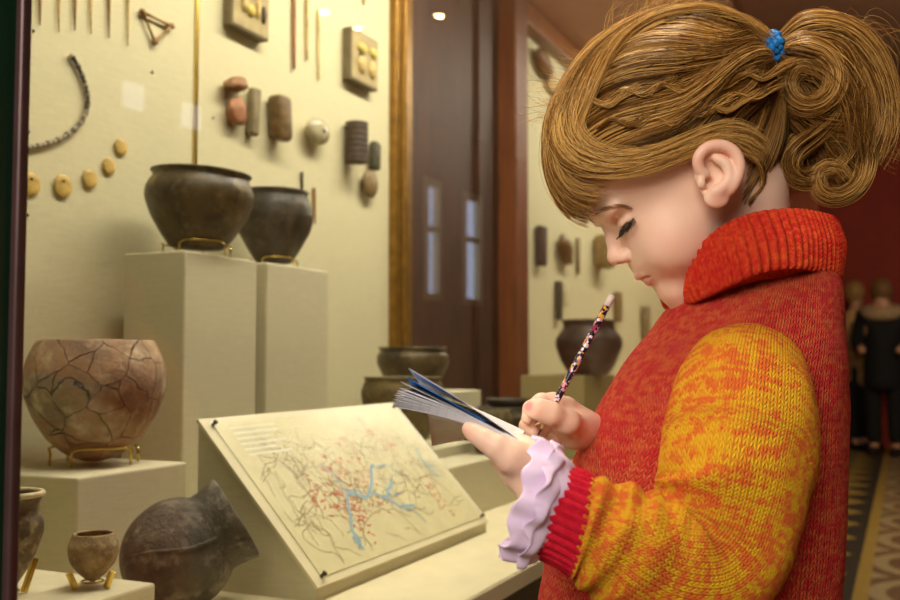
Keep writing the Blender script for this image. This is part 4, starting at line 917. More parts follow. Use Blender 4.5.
M_RIBK = knit('red_rib_knit', ((206, 22, 48), (222, 36, 58)), pw=0.0030, ph=0.0024, mixlo=0.45, mixhi=0.65, streak=(100, 100), bump=0.0008)
M_COLLAR = knit('scarlet_rib_knit', ((208, 36, 32), (230, 88, 40)), pw=0.0034, ph=0.0028, mixlo=0.45, mixhi=0.68, streak=(160, 300), bump=0.0008)

def loft(rings, name, mat, parent, cap=False, vscale=1.0):
    """rings: arrays (n,3) of world points; UV in metres along and around"""
    R = np.array(rings); m, n, _ = R.shape; mb = MB()
    circ = np.linalg.norm(R - np.roll(R, 1, 1), axis=2).sum(1).mean(); vv = np.r_[0, np.cumsum(np.linalg.norm(np.diff(R, axis=0), axis=2).mean(1))]
    V = R.reshape(-1, 3); F = []; UVs = []
    for i in range(m - 1):
        for k in range(n):
            k2 = (k + 1) % n; F.append((i * n + k, i * n + k2, (i + 1) * n + k2, (i + 1) * n + k))
            UVs.append(((k / n * circ, vv[i]), ((k + 1) / n * circ, vv[i]), ((k + 1) / n * circ, vv[i + 1]), (k / n * circ, vv[i + 1])))
    if cap:
        F.append(tuple(range(n))[::-1]); UVs.append(((0, 0),) * n); F.append(tuple((m - 1) * n + k for k in range(n))); UVs.append(((0, 0),) * n)
    q0, q1, q2 = R[m // 2, 0], R[m // 2, 1], R[m // 2 + 1, 0]; nrm = np.cross(q1 - q0, q2 - q0)
    if nrm @ (q0 - R[m // 2].mean(0)) < 0: F = [f[::-1] for f in F]; UVs = [u[::-1] for u in UVs]
    mb.add([tuple(p) for p in V], F, UVs); return mb.build(name, mat, parent)

# --- sweater trunk
TY = 0.83
rows = [(258, 722, 822, .046, .83), (268, 716, 826, .054, .83), (280, 700, 832, .066, .83), (293, 686, 834, .079, .83), (310, 668, 834, .090, .83), (330, 655, 834, .098, .83), (350, 637, 834, .104, .83), (380, 615, 834, .109, .83), (410, 599, 834, .112, .83), (440, 585, 834, .114, .83),
        (470, 572, 833, .116, .83), (500, 562, 832, .117, .83), (540, 549, 830, .118, .83), (580, 542, 828, .119, .83), (620, 537, 827, .120, .83), (680, 533, 826, .122, .83), (740, 533, 826, .123, .83), (780, 545, 820, .116, .83)]
R_ = crs(rows, 8); rings = []; NT = 160
for i, (py, xf, xb, hd, yc) in enumerate(R_):
    a, b = at(xf, py, TY), at(xb, py, TY); cx, hw = (a.x + b.x) / 2, (b.x - a.x) / 2; ring = []
    for k in range(NT):
        th = 2 * PI * k / NT; ct, st = math.cos(th), math.sin(th); p = 2.0 + 0.3 * min(1.0, max(0.0, (i - 15) / 60))
        rr = (abs(ct) ** p + abs(st) ** p) ** (-1 / p); x = cx - hw * ct * rr; y = TY + hd * st * rr; z = a.z
        q = Vector((x, y, z)); w_ = 0.0026 * mnoise.noise(q * 13) + 0.0013 * mnoise.noise(q * 34 + Vector((7, 0, 0)))
        dr = Vector((-ct, st, 0)); q += dr * w_ * min(1, i / 20); ring.append(tuple(q))
    rings.append(ring)
sweater = loft(rings, 'sweater_body', M_BODYK, girl)

# --- sleeves
def frames(C):
    C = np.array(C); T = np.gradient(C, axis=0); T /= np.linalg.norm(T, axis=1)[:, None]; fr = []; x = None
    for t in T:
        if x is None: x = np.array((0, -1.0, 0)) - t * (-t[1]); x /= np.linalg.norm(x)
        x = x - t * (x @ t); x /= np.linalg.norm(x); fr.append((t, x, np.cross(t, x)))
    return fr
def sleeve(rows, m, n, rib=0, amp=0.0, fold=None, squash=0.92, axis=None, from_t=0.0):
    P = crs(rows, m); C = np.array([tuple(at(a, b, Y)) for a, b, Y, r in P]); Rr = np.array([r * Y / 1000 for a, b, Y, r in P]); fr = frames(C); out = []
    for i, (c, r, (t, x, y)) in enumerate(zip(C, Rr, fr)):
        ring = []
        if axis is not None:            # turn the last rings so that the opening faces along axis
            w_ = min(1, max(0, (i / (len(C) - 1) - from_t) / max(1e-6, 1 - from_t))) if from_t else 1.0; t2 = t * (1 - w_) + np.array(axis) * w_; t2 /= np.linalg.norm(t2)
            x = x - t2 * (x @ t2); x /= np.linalg.norm(x); y = np.cross(t2, x)
        for k in range(n):
            th = 2 * PI * k / n; d = x * math.cos(th) * squash + y * math.sin(th); rr = r
            if rib: rr = r + amp * (abs(math.cos(rib * th / 2)) ** 1.2 - 0.5) * min(1, i / (len(C) - 1) * 5)
            q = c + d * rr
            if fold: q = q + d * fold(i / (len(C) - 1), th, q)
            ring.append(tuple(q))
        out.append(ring)
    return out
def fold_left(t, th, q):
    v = Vector(q); w_ = 0.0030 * mnoise.noise(v * 16 + Vector((3, 3, 3))) + 0.0012 * mnoise.noise(v * 42)
    if t > 0.62: w_ += 0.0022 * math.sin((t - 0.62) * 75 + 1.6 * math.sin(th)) * math.exp(-((t - 0.80) / 0.12) ** 2)
    # creases fanning from the crook of the elbow
    cr = Vector(at(667, 490, 0.645)); d = (v - cr).length
    w_ += 0.0030 * math.sin(math.atan2(v.z - cr.z, v.x - cr.x) * 5.0) * math.exp(-(d / 0.05) ** 2) * min(1, d / 0.015)
    return w_
AXC = np.array((-0.976, 0.12, 0.18)); AXC /= np.linalg.norm(AXC)
SL = [(752, 374, .776, 26), (751, 377, .760, 51), (748, 386, .740, 65), (745, 402, .722, 74), (742, 424, .708, 79), (739, 452, .697, 81), (734, 480, .687, 79), (728, 515, .680, 75), (716, 548, .674, 72), (692, 568, .669, 70), (658, 566, .665, 68), (627, 549, .663, 64), (605, 538, .662, 58), (588, 529, .662, 54), (581, 526, .662, 53), (577, 524, .662, 47)]
left_sleeve = loft(sleeve(SL, 9, 128, fold=fold_left, axis=AXC, from_t=0.72), 'sleeve', M_SLEEVE, girl)
CU = [(592, 530, .662, 44), (584, 526.5, .662, 51), (572, 520, .662, 50), (558, 514, .662, 48.5), (546, 509.5, .662, 47.5), (541, 507, .662, 45), (548, 509.5, .662, 41), (556, 513, .662, 40)]
def cuff_rings(rows, axis=None): return sleeve(rows, 6, 400, rib=32, amp=0.0021, axis=axis)
left_cuff = loft(cuff_rings(CU, AXC), 'cuff', M_RIBK, left_sleeve)
SR = [(757, 336, .888, 20), (755, 341, .900, 44), (751, 356, .918, 60), (744, 390, .940, 66), (735, 440, .955, 66), (722, 490, .955, 62), (704, 515, .940, 56), (687, 500, .925, 48), (668, 480, .905, 42), (652, 466, .890, 36)]
right_sleeve = loft(sleeve(SR, 7, 96, fold=lambda t, th, q: 0.002 * mnoise.noise(Vector(q) * 18)), 'sleeve', M_SLEEVE, girl)
CR = [(656, 469, .892, 33), (650, 464, .888, 34), (640, 457, .879, 32), (632, 451, .872, 30), (633, 452, .873, 27), (638, 456, .877, 26)]
right_cuff = loft(cuff_rings(CR), 'cuff', M_RIBK, right_sleeve)

# --- rolled collar
def ringcurve(pts, m):
    """near-side control points front to back (px, py, Y); far side mirrored about the body's middle"""
    near = [np.array(tuple(at(*p))) for p in pts]; far = [np.array((q[0], 2 * TY - q[1], q[2])) for q in near[1:-1]][::-1]
    Q = near + far; N = len(Q); out = []
    for i in range(N):
        a, b, c, d = Q[i - 1], Q[i], Q[(i + 1) % N], Q[(i + 2) % N]
        for t in np.arange(m) / m: out.append(0.5 * (2 * b + (c - a) * t + (2 * a - 5 * b + 4 * c - d) * t * t + (3 * b - a - 3 * c + d) * t ** 3))
    return np.array(out)
MM = 90
top = ringcurve([(691, 289, .83), (690, 263, .789), (713, 232, .767), (752, 213, .757), (800, 209, .772), (834, 219, .83)], MM)
mid = ringcurve([(688, 298, .83), (691, 285, .783), (721, 257, .757), (760, 241, .746), (804, 239, .763), (836, 249, .83)], MM)
bot = ringcurve([(687, 305, .83), (697, 302, .779), (728, 287, .751), (765, 272, .742), (804, 270, .760), (832, 284, .83)], MM)
inn = ringcurve([(708, 296, .83), (710, 272, .797), (727, 247, .779), (757, 229, .772), (793, 226, .784), (815, 236, .83)], MM)
low = ringcurve([(708, 308, .83), (712, 300, .79), (735, 288, .768), (765, 280, .758), (800, 280, .775), (818, 292, .83)], MM)
ctr = (top + bot).mean(0) / 2; NR = len(top); th = np.arange(NR) / NR * 2 * PI
arc = np.r_[0, np.cumsum(np.linalg.norm(np.diff(mid, axis=0), axis=1))]; ribs = 66; phase = arc / arc[-1] * ribs * 2 * PI
cen = mid.mean(0); out = mid - cen; out[:, 2] *= 0.3; out /= np.linalg.norm(out, axis=1)[:, None]
seq = []
prof = [(low, 0.0), (bot, -0.003), (bot, 0.002), (bot * 0.75 + mid * 0.25, 0.0045), (mid, 0.005), (mid * 0.5 + top * 0.5, 0.0035), (top, 0.0), (top * 0.75 + inn * 0.25, -0.001), (inn, 0.0), (inn * 0.4 + low * 0.6, 0.0)]
PC = np.array([c_ + out * o_ for c_, o_ in prof]); rr_ = []
for t in np.linspace(0, len(PC) - 1.0001, 46):
    i = int(t); f = t - i; a, b, c_, d_ = PC[max(i - 1, 0)], PC[i], PC[min(i + 1, len(PC) - 1)], PC[min(i + 2, len(PC) - 1)]
    q = 0.5 * (2 * b + (c_ - a) * f + (2 * a - 5 * b + 4 * c_ - d_) * f * f + (3 * b - a - 3 * c_ + d_) * f ** 3)
    wv = 0.0019 * np.sign(np.cos(phase)) * np.abs(np.cos(phase)) ** 0.6 * (1.0 if 1.5 < t < 7 else 0.2)
    un = np.array([0.0022 * mnoise.noise(Vector(p) * 22 + Vector((1, 5, 2))) for p in q]); rr_.append(q + out * (wv + un)[:, None])
collar = loft(rr_, 'collar', M_COLLAR, girl)

# --- frilled blouse cuffs
M_FRILL = plain('lavender_cotton', (230, 206, 234), 0.7, 0.04, 60, 0.0002); M_FRILLW = plain('white_cotton', (236, 226, 230), 0.7, 0.04, 60, 0.0002)
def frill(c, axis, r0, r1, Ln, waves, amp, seed, name, mat, parent, t=0.0009, tiltdown=0.0, n=360, m=22):
    axis = Vector(axis).normalized(); x = Vector((0, -1, 0)); x = (x - axis * x.dot(axis)).normalized(); y = axis.cross(x); V = []; F = []; rnd = random.Random(seed); ph = [rnd.uniform(0, 6.3) for _ in range(6)]
    for layer in (0, 1):
        for i in range(m):
            v = i / (m - 1); e = v ** 0.8
            for k in range(n):
                a = 2 * PI * k / n; wv = math.sin(waves * a + ph[0]) + 0.5 * math.sin((waves * 1.6 // 1) * a + ph[1]) + 0.35 * math.sin(3 * a + ph[2])
                w2 = math.cos(waves * a + ph[0] + 0.8) + 0.5 * math.sin((waves * 1.3 // 1) * a + ph[3])
                r = r0 + (r1 - r0) * math.sin(e * PI / 2) + amp * wv * v ** 1.2 - (t if layer else 0)
                h = Ln * v + amp * 0.9 * w2 * v ** 1.5 + 0.0012 * math.sin(7 * a + 9 * v)
                V.append(Vector(c) + axis * h + (x * math.cos(a) * 0.92 + y * math.sin(a)) * r)
    for i in range(m - 1):
        for k in range(n):
            k2 = (k + 1) % n; F.append((i * n + k, i * n + k2, (i + 1) * n + k2, (i + 1) * n + k)); o = m * n; F.append((o + i * n + k2, o + i * n + k, o + (i + 1) * n + k, o + (i + 1) * n + k2))
    o = m * n
    for k in range(n):
        k2 = (k + 1) % n; F.append((k2, k, o + k, o + k2)); q = (m - 1) * n; F.append((q + k, q + k2, o + q + k2, o + q + k))
    mb = MB(); mb.add(V, F); return mb.build(name, mat, parent)
c0 = at(562, 511, .663); AXF = Vector((-0.955, 0.12, 0.288))
fr0 = frill(c0, AXF, 0.0290, 0.0415, 0.030, 10, 0.0022, 4, 'blouse_frill', M_FRILL, girl)
frill(at(555, 510, .663), AXF, 0.0300, 0.0420, 0.0135, 11, 0.0022, 9, 'upper_ruffle', M_FRILL, fr0)
c1 = at(624, 447, .862); AXR = at(592, 428, .826) - at(624, 449, .866)
frill(c1, AXR, 0.021, 0.0245, 0.027, 8, 0.0022, 12, 'blouse_frill', M_FRILLW, girl)

# --- trousers and shoes, below the picture
M_DENIM = plain('dark_denim', (44, 52, 78), 0.85, 0.15, 60, 0.0005); M_SHOE = plain('brown_leather', (84, 52, 34), 0.5, 0.15, 40)
hx_ = (at(533, 600, TY).x + at(826, 600, TY).x) / 2
for sd in (1, -1):
    rg = []
    for z, r, dx in ((0.60, .085, 0), (0.52, .078, 0), (0.42, .066, -.004), (0.28, .056, 0), (0.14, .052, .004), (0.075, .054, .004)):
        rg.append([(hx_ + dx + r * 1.05 * math.cos(a), TY - sd * 0.062 + min(r, .06) * math.sin(a), z) for a in np.linspace(0, 2 * PI, 40, endpoint=False)])
    loft(rg, 'trouser_leg', M_DENIM, girl, cap=True)
    MB().blob((hx_ - 0.035, TY - sd * 0.062, 0.04), (0.095, 0.038, 0.038), 0.03, 2, 3).box((hx_ - 0.035, TY - sd * 0.062, 0.008), (0.18, 0.066, 0.014), 0.006).build('shoe', M_SHOE, girl)

# ================================================================ hair
SKC = np.array((5.0, 42.0, 0.0))
def scalp_r(D):
    lo = np.full(len(D), 20.0); hi = np.full(len(D), 260.0)
    for _ in range(26):
        md = (lo + hi) / 2; p = SKC + D * md[:, None]; ins = head_g(p[:, 0], p[:, 1], p[:, 2]) < 0; lo = np.where(ins, md, lo); hi = np.where(ins, hi, md)
    return lo
def push(P, lift):
    """keep local points (f,u,s) at least lift above the scalp"""
    v = P - SKC; r = np.linalg.norm(v, axis=1); D = v / r[:, None]; return SKC + D * np.maximum(r, scalp_r(D) + lift)[:, None]
def on_scalp(P, lift):
    v = P - SKC; r = np.linalg.norm(v, axis=1); D = v / r[:, None]; return SKC + D * (scalp_r(D) + lift)[:, None]
def px_hit(px, py, lift=6.0, side=1):
    """where the line of sight through a point first meets the hair surface"""
    d = np.array(ray(px, py)); Ys = np.linspace(0.70, 0.86, 500); Pw = np.array((0, 0, EYE)) + d * (Ys / d[1])[:, None]; f, u, s = loc(Pw)
    g_ = head_g(f, u, s) - lift; i = np.argmax(g_ < 0) if (g_ < 0).any() else int(np.argmin(g_)); return np.array((f[i], u[i], s[i] * side))
HV = []; HF = []; HC = []; HN = 0
def put_strands(paths, r0, r1, cols):
    """paths: (n, m, 3) local points -> thin three-sided fibres"""
    global HN
    P = np.array(HO) + (paths[..., 0:1] * np.array(EF) + paths[..., 1:2] * np.array(EU) + paths[..., 2:3] * np.array(ES)) * K
    n, m, _ = P.shape; T = np.gradient(P, axis=1); T /= np.maximum(np.linalg.norm(T, axis=2, keepdims=True), 1e-9)
    ref = np.array((0.3, -0.8, 0.5)); x = np.cross(T, ref); x /= np.maximum(np.linalg.norm(x, axis=2, keepdims=True), 1e-9); y = np.cross(T, x)
    tt = np.linspace(0, 1, m); rad = (r0 + (r1 - r0) * tt ** 2)[None, :, None] * np.ones((n, 1, 1))
    ring = [P + (x * math.cos(a) + y * math.sin(a)) * rad for a in (0, 2.094, 4.189)]
    V = np.stack(ring, 2).reshape(-1, 3); base = HN + (np.arange(n)[:, None] * m + np.arange(m - 1)[None, :]) * 3
    for k in range(3):
        k2 = (k + 1) % 3; HF.append(np.stack([base + k, base + k2, base + 3 + k2, base + 3 + k], -1).reshape(-1, 4))
    HV.append(V); HC.append(np.repeat(cols, m * 3, 0)); HN += len(V)
H_D, H_M, H_L = lc(60, 37, 15), lc(148, 98, 42), lc(232, 184, 104)  # dark, mid and light tones; side shade and top highlights painted in by group
def tones(n, light=0.5, sp=0.28):
    t = np.clip(RNG.normal(light, sp, n), 0, 1)[:, None]; c = np.where(t < .5, H_D + (H_M - H_D) * t * 2, H_M + (H_L - H_M) * (t - .5) * 2); return c
def resample(P, m):
    P = crs(P, 8); d = np.r_[0, np.cumsum(np.linalg.norm(np.diff(P, axis=0), axis=1))]; t = np.linspace(0, d[-1], m); return np.stack([np.interp(t, d, P[:, k]) for k in range(3)], 1)
def sheet_strands(guides, n, m, lift0, lift1, jit, light, r=(.00034, .00016), hug=True, clump=24, frizz=1.0, thick=5.0, stag=0.06):
    """strands between neighbouring guides, gathered in locks"""
    Gd = np.array([resample(g_, m) for g_ in guides]); k = len(Gd); nl = max(3, n // clump); paths = []
    lock_t = RNG.uniform(0, k - 1.001, nl); lock_l = np.clip(RNG.normal(light, 0.30, nl), 0, 1); lock_h = RNG.uniform(0, thick, nl); lt = np.linspace(0, 1, m)
    for j in range(n):
        q = RNG.integers(nl); t = np.clip(lock_t[q] + RNG.normal(0, 0.055 * (k - 1) ** 0.5), 0, k - 1.001); i = int(t); f = t - i
        P = Gd[i] * (1 - f) + Gd[i + 1] * f
        t0 = stag * RNG.uniform(0, 1) ** 1.5; P = np.stack([np.interp(np.linspace(t0, 1, m), lt, P[:, c_]) for c_ in range(3)], 1)
        ph, w_ = RNG.uniform(0, 6.3, 3), RNG.uniform(1.5, 4.5); P = P + jit * np.stack([np.sin(lt * w_ + ph[c_]) for c_ in range(3)], 1) * (0.3 + lt[:, None]) * frizz
        lf = (lift0 + (lift1 - lift0) * lt + lock_h[q] * np.sin(PI * np.clip(lt, 0.04, 0.96)) + RNG.uniform(0, 2.2))
        if hug == 'on':
            P = on_scalp(P, 0) ; P = P + (P - SKC) / np.linalg.norm(P - SKC, axis=1)[:, None] * lf[:, None]
        elif hug: P = push(P, lf)
        paths.append(P); 
        if j == 0: ls = []
        ls.append(np.clip(lock_l[q] + RNG.normal(0, 0.20), 0, 1))
    t = np.array(ls)[:, None]; c = np.where(t < .5, H_D + (H_M - H_D) * t * 2, H_M + (H_L - H_M) * (t - .5) * 2)
    put_strands(np.array(paths), r[0], r[1], c)
TIE = np.array(locp(772, 49, 0.815))
def gp(pts, lift=8.0):
    return [px_hit(x, y, lift) for x, y in pts]
def far(gs): return [[np.array((p[0], p[1], -p[2])) for p in g_] for g_ in gs]
# swept back over the side towards the tie
def waved(gs, amp, n_w=2.5):
    out = []
    for k, g_ in enumerate(gs):
        P = resample(g_, 18); t = np.linspace(0, 1, 18); v = P - SKC; v /= np.linalg.norm(v, axis=1)[:, None]; T = np.gradient(P, axis=0); T /= np.linalg.norm(T, axis=1)[:, None]; S = np.cross(v, T)
        out.append(list(P + S * (amp * np.sin(2 * PI * n_w * t + k * 1.1) * np.sin(PI * t))[:, None] + v * (amp * 0.5 * np.sin(2 * PI * n_w * t * 0.8 + k * 2.0) * np.sin(PI * t))[:, None]))
    return out
front = [gp([(576, 96), (604, 62), (645, 36), (695, 22), (738, 30)]) + [TIE], gp([(563, 118), (588, 84), (628, 58), (682, 42), (732, 42)]) + [TIE], gp([(556, 140), (590, 108), (640, 84), (695, 66), (740, 56)]) + [TIE],
         gp([(566, 158), (605, 132), (650, 110), (700, 88), (742, 68)]) + [TIE], gp([(592, 168), (630, 150), (672, 126), (712, 102), (748, 74)]) + [TIE],
         gp([(632, 166), (660, 150), (692, 128), (724, 104), (752, 78)]) + [TIE], gp([(676, 152), (696, 138), (718, 118), (740, 94), (760, 70)]) + [TIE], gp([(706, 142), (722, 128), (738, 110), (752, 88), (764, 68)]) + [TIE], gp([(728, 140), (744, 124), (756, 104), (764, 84), (770, 66)]) + [TIE]]
FINE = (.00023, .00010)
sheet_strands(waved(front, 5), 3000, 26, 3, 7, 3.0, 0.24, r=FINE, hug='on', thick=8, clump=22)
sheet_strands(waved(front[:5], 9, 1.8), 900, 26, 7, 9, 5.0, 0.55, r=FINE, hug='on', thick=11, clump=12)
sheet_strands(far(front), 500, 18, 5, 7, 2.0, 0.45, hug='on', thick=7)
# over the crown from the middle of the forehead
crown = []
for s in (78, 60, 40, 20, 0, -20, -45, -70):
    q = [np.array((112 - abs(s) * .25, 86, s * 0.8)), np.array((92, 118, s)), np.array((50, 142, s * 1.02)), np.array((0, 150, s * 0.95)), np.array((-60, 128, s * 0.7)), np.array((-105, 85, s * 0.4))]
    crown.append([*on_scalp(np.array(q), 12)] + [TIE + np.array((0, 0, s * .06))])
sheet_strands(waved(crown, 4, 2), 2400, 28, 6, 11, 3.4, 0.5, r=FINE, hug=True, thick=9, clump=22)
sheet_strands(waved(crown, 9, 1.6), 1500, 28, 10, 14, 6.5, 0.74, r=FINE, hug=True, thick=13, clump=10)
# nape and behind the ear, drawn up
nape = [gp([(742, 204), (756, 176), (770, 140), (778, 100), (778, 72)], 5) + [TIE], gp([(748, 150), (760, 130), (768, 105), (772, 80)], 5) + [TIE], gp([(762, 212), (775, 180), (784, 140), (786, 100)], 4) + [TIE], gp([(782, 206), (790, 178), (794, 140), (790, 95)], 3) + [TIE]]
nape = [gp([(736, 140), (750, 122), (760, 100), (768, 78)], 5) + [TIE], nape[1], nape[0], nape[2], nape[3]]
sheet_strands(nape, 1300, 18, 2, 6, 2.4, 0.22, r=FINE, hug='on', thick=4, stag=0.4); sheet_strands(far(nape), 250, 14, 3, 6, 1.6, 0.2, hug='on', thick=4)
# long fringe swept down the forehead and tucked above the ear
def fg(top, pts, lift=10): return [*on_scalp(np.array([(-75, 122, top[0][2] * .7), (-35, 144, top[0][2])] + top, float), 3)] + gp(pts, lift)
fr1 = [fg([(-10, 150, 30), (30, 146, 30), (70, 134, 34)], [(572, 94), (557, 124), (560, 152), (584, 170), (618, 172), (655, 164), (690, 148), (722, 139), (748, 148)]),
       fg([(-20, 150, 40), (20, 147, 40), (62, 136, 42)], [(584, 88), (567, 120), (571, 146), (596, 163), (635, 164), (676, 150), (712, 136), (742, 138), (758, 156)]),
       fg([(-30, 148, 46), (10, 147, 46), (50, 139, 50)], [(600, 82), (582, 112), (588, 138), (614, 152), (652, 152), (692, 138), (728, 128), (756, 138)])]
sheet_strands(fr1, 1000, 46, 3, 8, 4.6, 0.58, r=FINE, hug=True, thick=8, clump=12)
sheet_strands(fr1, 200, 46, 3, 14, 6.0, 0.8, r=FINE, hug=True, thick=10, clump=5)
fr2 = [fg([(36, 146, 10), (76, 132, 14)], [(566, 92), (550, 126), (546, 156), (551, 184), (561, 205), (574, 216)], 12) + [np.array(locp(589, 222, .806))],
       fg([(30, 146, 24), (70, 133, 26)], [(572, 90), (556, 122), (551, 152), (557, 180), (570, 198), (588, 206)], 12),
       fg([(24, 147, 36), (64, 135, 36)], [(578, 90), (562, 120), (558, 150), (567, 174), (584, 186), (602, 188)], 11)]
sheet_strands(fr2, 560, 32, 4, 6, 3.8, 0.64, r=FINE, hug=True, thick=9, clump=9)
sheet_strands(fr2, 70, 32, 10, 12, 7.0, 0.75, r=(.00018, .00008), hug=True, thick=8, clump=2)
fr3 = [[*on_scalp(np.array([(36, 146, s * .6), (76, 132, s * .8), (106, 100, s), (122, 70, s * 1.05), (126, 50, s * 1.1)], float), 11)] for s in (14, 0, -15, -30, -48, -66)]
sheet_strands(fr3, 520, 22, 5, 8, 3.2, 0.55, r=FINE, hug=True, thick=7, clump=12)
# small locks in front of the ear and loose curls
sheet_strands([gp([(700, 150), (690, 140), (672, 134), (655, 140)], 8), gp([(705, 140), (690, 128), (668, 124), (650, 130)], 8)], 60, 14, 7, 9, 2.0, 0.6, hug=True)
sheet_strands([gp([(742, 152), (754, 166), (755, 186), (746, 200)], 4), gp([(748, 148), (760, 164), (762, 186), (752, 204)], 4)], 110, 14, 3, 4, 2.4, 0.45, r=FINE, hug=True)
for x0, y0 in ((640, 128), (668, 120), (694, 116), (612, 100), (720, 104), (652, 96), (690, 92), (730, 84), (600, 130), (575, 110)):      # wavy loose locks lying over the side
    g_ = gp([(x0, y0), (x0 + 16, y0 - 10), (x0 + 34, y0 - 4), (x0 + 50, y0 - 14), (x0 + 66, y0 - 22)], 14); h_ = [q + np.array((3, 4, 1)) for q in g_]
    sheet_strands([g_, h_], 70, 22, 8, 10, 2.6, RNG.uniform(.45, .8), r=FINE, hug=True, thick=5, clump=8)
# wisps standing off
for _ in range(460):
    s = RNG.uniform(-60, 70); a = RNG.uniform(0.14, 1); st = on_scalp(np.array([(100 - 190 * a, 120 + 30 * math.sin(PI * a), s)]), 9)[0]
    dirn = np.array((RNG.uniform(.2, 1.0) if a < .5 else -0.6, RNG.uniform(.2, .9), RNG.uniform(-.3, .3))); ln = RNG.uniform(22, 80); q = [st, st + dirn * ln * .4, st + dirn * ln * .75 + np.array((-6, -2, 0)), st + dirn * ln + np.array((-18, -16, RNG.uniform(-12, 12)))]
    put_strands(resample(q, 12)[None], .00015, .00006, tones(1, .75))
# ponytail and its curls
H_SAVE = None
def bundle(pts, n, rad, light, m=40, curl=2.0, taper=0.6, r=(.00026, .00012), s0=0.0):
    if n > 20: n = int(n * 1.35); rad *= 1.5; curl *= 2.6
    P = resample([np.array(locp(x, y, Y0 - (s + s0) * K)) for x, y, s in pts], m); T = np.gradient(P, axis=0); T /= np.linalg.norm(T, axis=1)[:, None]
    A = np.cross(T, np.array((0.2, 0.1, 1.0))); A /= np.linalg.norm(A, axis=1)[:, None]; B_ = np.cross(T, A); lt = np.linspace(0, 1, m); out = []
    for _ in range(n):
        r_ = rad * math.sqrt(RNG.uniform(0.02, 1)); an = RNG.uniform(0, 6.3); env = np.clip(lt * 6, 0.25, 1) * (1 - (1 - taper) * lt); tw = an + RNG.normal(0, 0.5) * lt + 0.6 * lt
        q = P + (A * np.cos(tw)[:, None] + B_ * np.sin(tw)[:, None]) * (r_ * env)[:, None]; ph = RNG.uniform(0, 6.3, 3); q = q + curl * np.stack([np.sin(lt * RNG.uniform(3, 8) + ph[c_]) for c_ in range(3)], 1) * lt[:, None]
        e = int(m * RNG.uniform(.82, 1.0)); q = resample(q[:max(e, 6)][::3], m) if e < m else q; out.append(q)
    put_strands(np.array(out), r[0], r[1], tones(n, light, .24))
bundle([(773, 49, 4), (792, 34, 8), (820, 30, 14), (850, 42, 18), (872, 74, 18), (880, 112, 16), (872, 146, 14), (858, 170, 12)], 420, 13, .58, taper=1.0)
bundle([(773, 49, 0), (796, 44, 4), (824, 48, 6), (848, 70, 6), (858, 104, 4), (852, 138, 2), (836, 166, 4)], 420, 15, .42, taper=1.0)
bundle([(773, 51, 10), (792, 48, 24), (818, 52, 34), (834, 70, 36), (832, 92, 36), (815, 106, 36), (796, 104, 34), (786, 88, 32), (792, 72, 30), (806, 68, 30), (815, 78, 30), (810, 90, 30)], 420, 9, .62, m=52, taper=.7, curl=1.4)
bundle([(773, 51, 6), (800, 42, 22), (836, 50, 30), (850, 78, 30), (842, 104, 28), (822, 116, 26), (800, 114, 24)], 260, 8, .52, taper=.8)
bundle([(775, 52, 0), (782, 76, 10), (794, 104, 18), (816, 126, 22), (842, 130, 22), (858, 146, 20), (856, 172, 18)], 300, 12, .30, taper=1.0)
bundle([(856, 130, 10), (866, 158, 14), (858, 184, 20), (838, 196, 24), (820, 190, 26), (818, 174, 26), (832, 168, 26), (844, 178, 24), (838, 188, 24)], 300, 8, .60, m=46, taper=.6, curl=1.2)
bundle([(846, 88, 24), (836, 118, 28), (815, 138, 30), (796, 152, 30), (790, 168, 28), (802, 180, 26), (822, 174, 24), (834, 160, 22)], 260, 8, .40, m=44, taper=.7, curl=1.4)
bundle([(800, 104, 14), (812, 132, 18), (826, 156, 18), (842, 176, 16), (852, 190, 14)], 240, 12, .26, taper=.8)
bundle([(802, 130, 12), (789, 150, 18), (781, 172, 20), (781, 194, 20), (788, 210, 18)], 90, 5, .72, taper=.4)
bundle([(850, 108, 20), (853, 140, 22), (840, 164, 24), (822, 176, 26)], 50, 3, .78, taper=.5)
bundle([(840, 140, 8), (866, 142, 8), (888, 150, 6), (902, 162, 4)], 26, 4, .55, curl=5)
bundle([(776, 54, -6), (800, 70, -8), (824, 100, -8), (838, 140, -8), (838, 180, -6)], 600, 24, .14, taper=1.2)
bundle([(776, 54, 0), (794, 86, 2), (804, 122, 4), (806, 156, 4), (800, 184, 4)], 420, 15, .14, taper=1.1)
bundle([(774, 50, 8), (800, 60, 20), (826, 72, 24), (842, 100, 24), (846, 130, 20), (842, 160, 14)], 300, 16, .38, taper=1.1)
for _ in range(70):
    x0, y0 = RNG.uniform(785, 860), RNG.uniform(28, 60); bundle([(x0, y0, 10), (x0 + RNG.uniform(8, 26), y0 - RNG.uniform(6, 24), 14), (x0 + RNG.uniform(30, 60), y0 + RNG.uniform(-12, 30), 12), (x0 + RNG.uniform(40, 72), y0 + RNG.uniform(20, 90), 8)], 1, 3, .6, m=16, r=(.00013, .00006))
g = G('hair_strand'); at_ = g.n('ShaderNodeAttribute'); at_.attribute_name = 'tint'
M_HAIR = g.done(at_.outputs['Color'], 0.30, None, spec=0.5); g.put(g.b.inputs['Specular Tint'], lin(255, 226, 170))
HVa = np.concatenate(HV); HFa = np.concatenate(HF); HCa = np.concatenate(HC); me = bpy.data.meshes.new('hair')
me.vertices.add(len(HVa)); me.vertices.foreach_set('co', HVa.ravel()); me.loops.add(HFa.size); me.loops.foreach_set('vertex_index', HFa.ravel().astype(np.int32))
me.polygons.add(len(HFa)); me.polygons.foreach_set('loop_start', np.arange(0, HFa.size, 4, dtype=np.int32)); me.update(calc_edges=True)
ca = me.color_attributes.new('tint', 'FLOAT_COLOR', 'POINT'); ca.data.foreach_set('color', np.c_[HCa, np.ones(len(HCa))].astype(np.float32).ravel()); me.materials.append(M_HAIR)
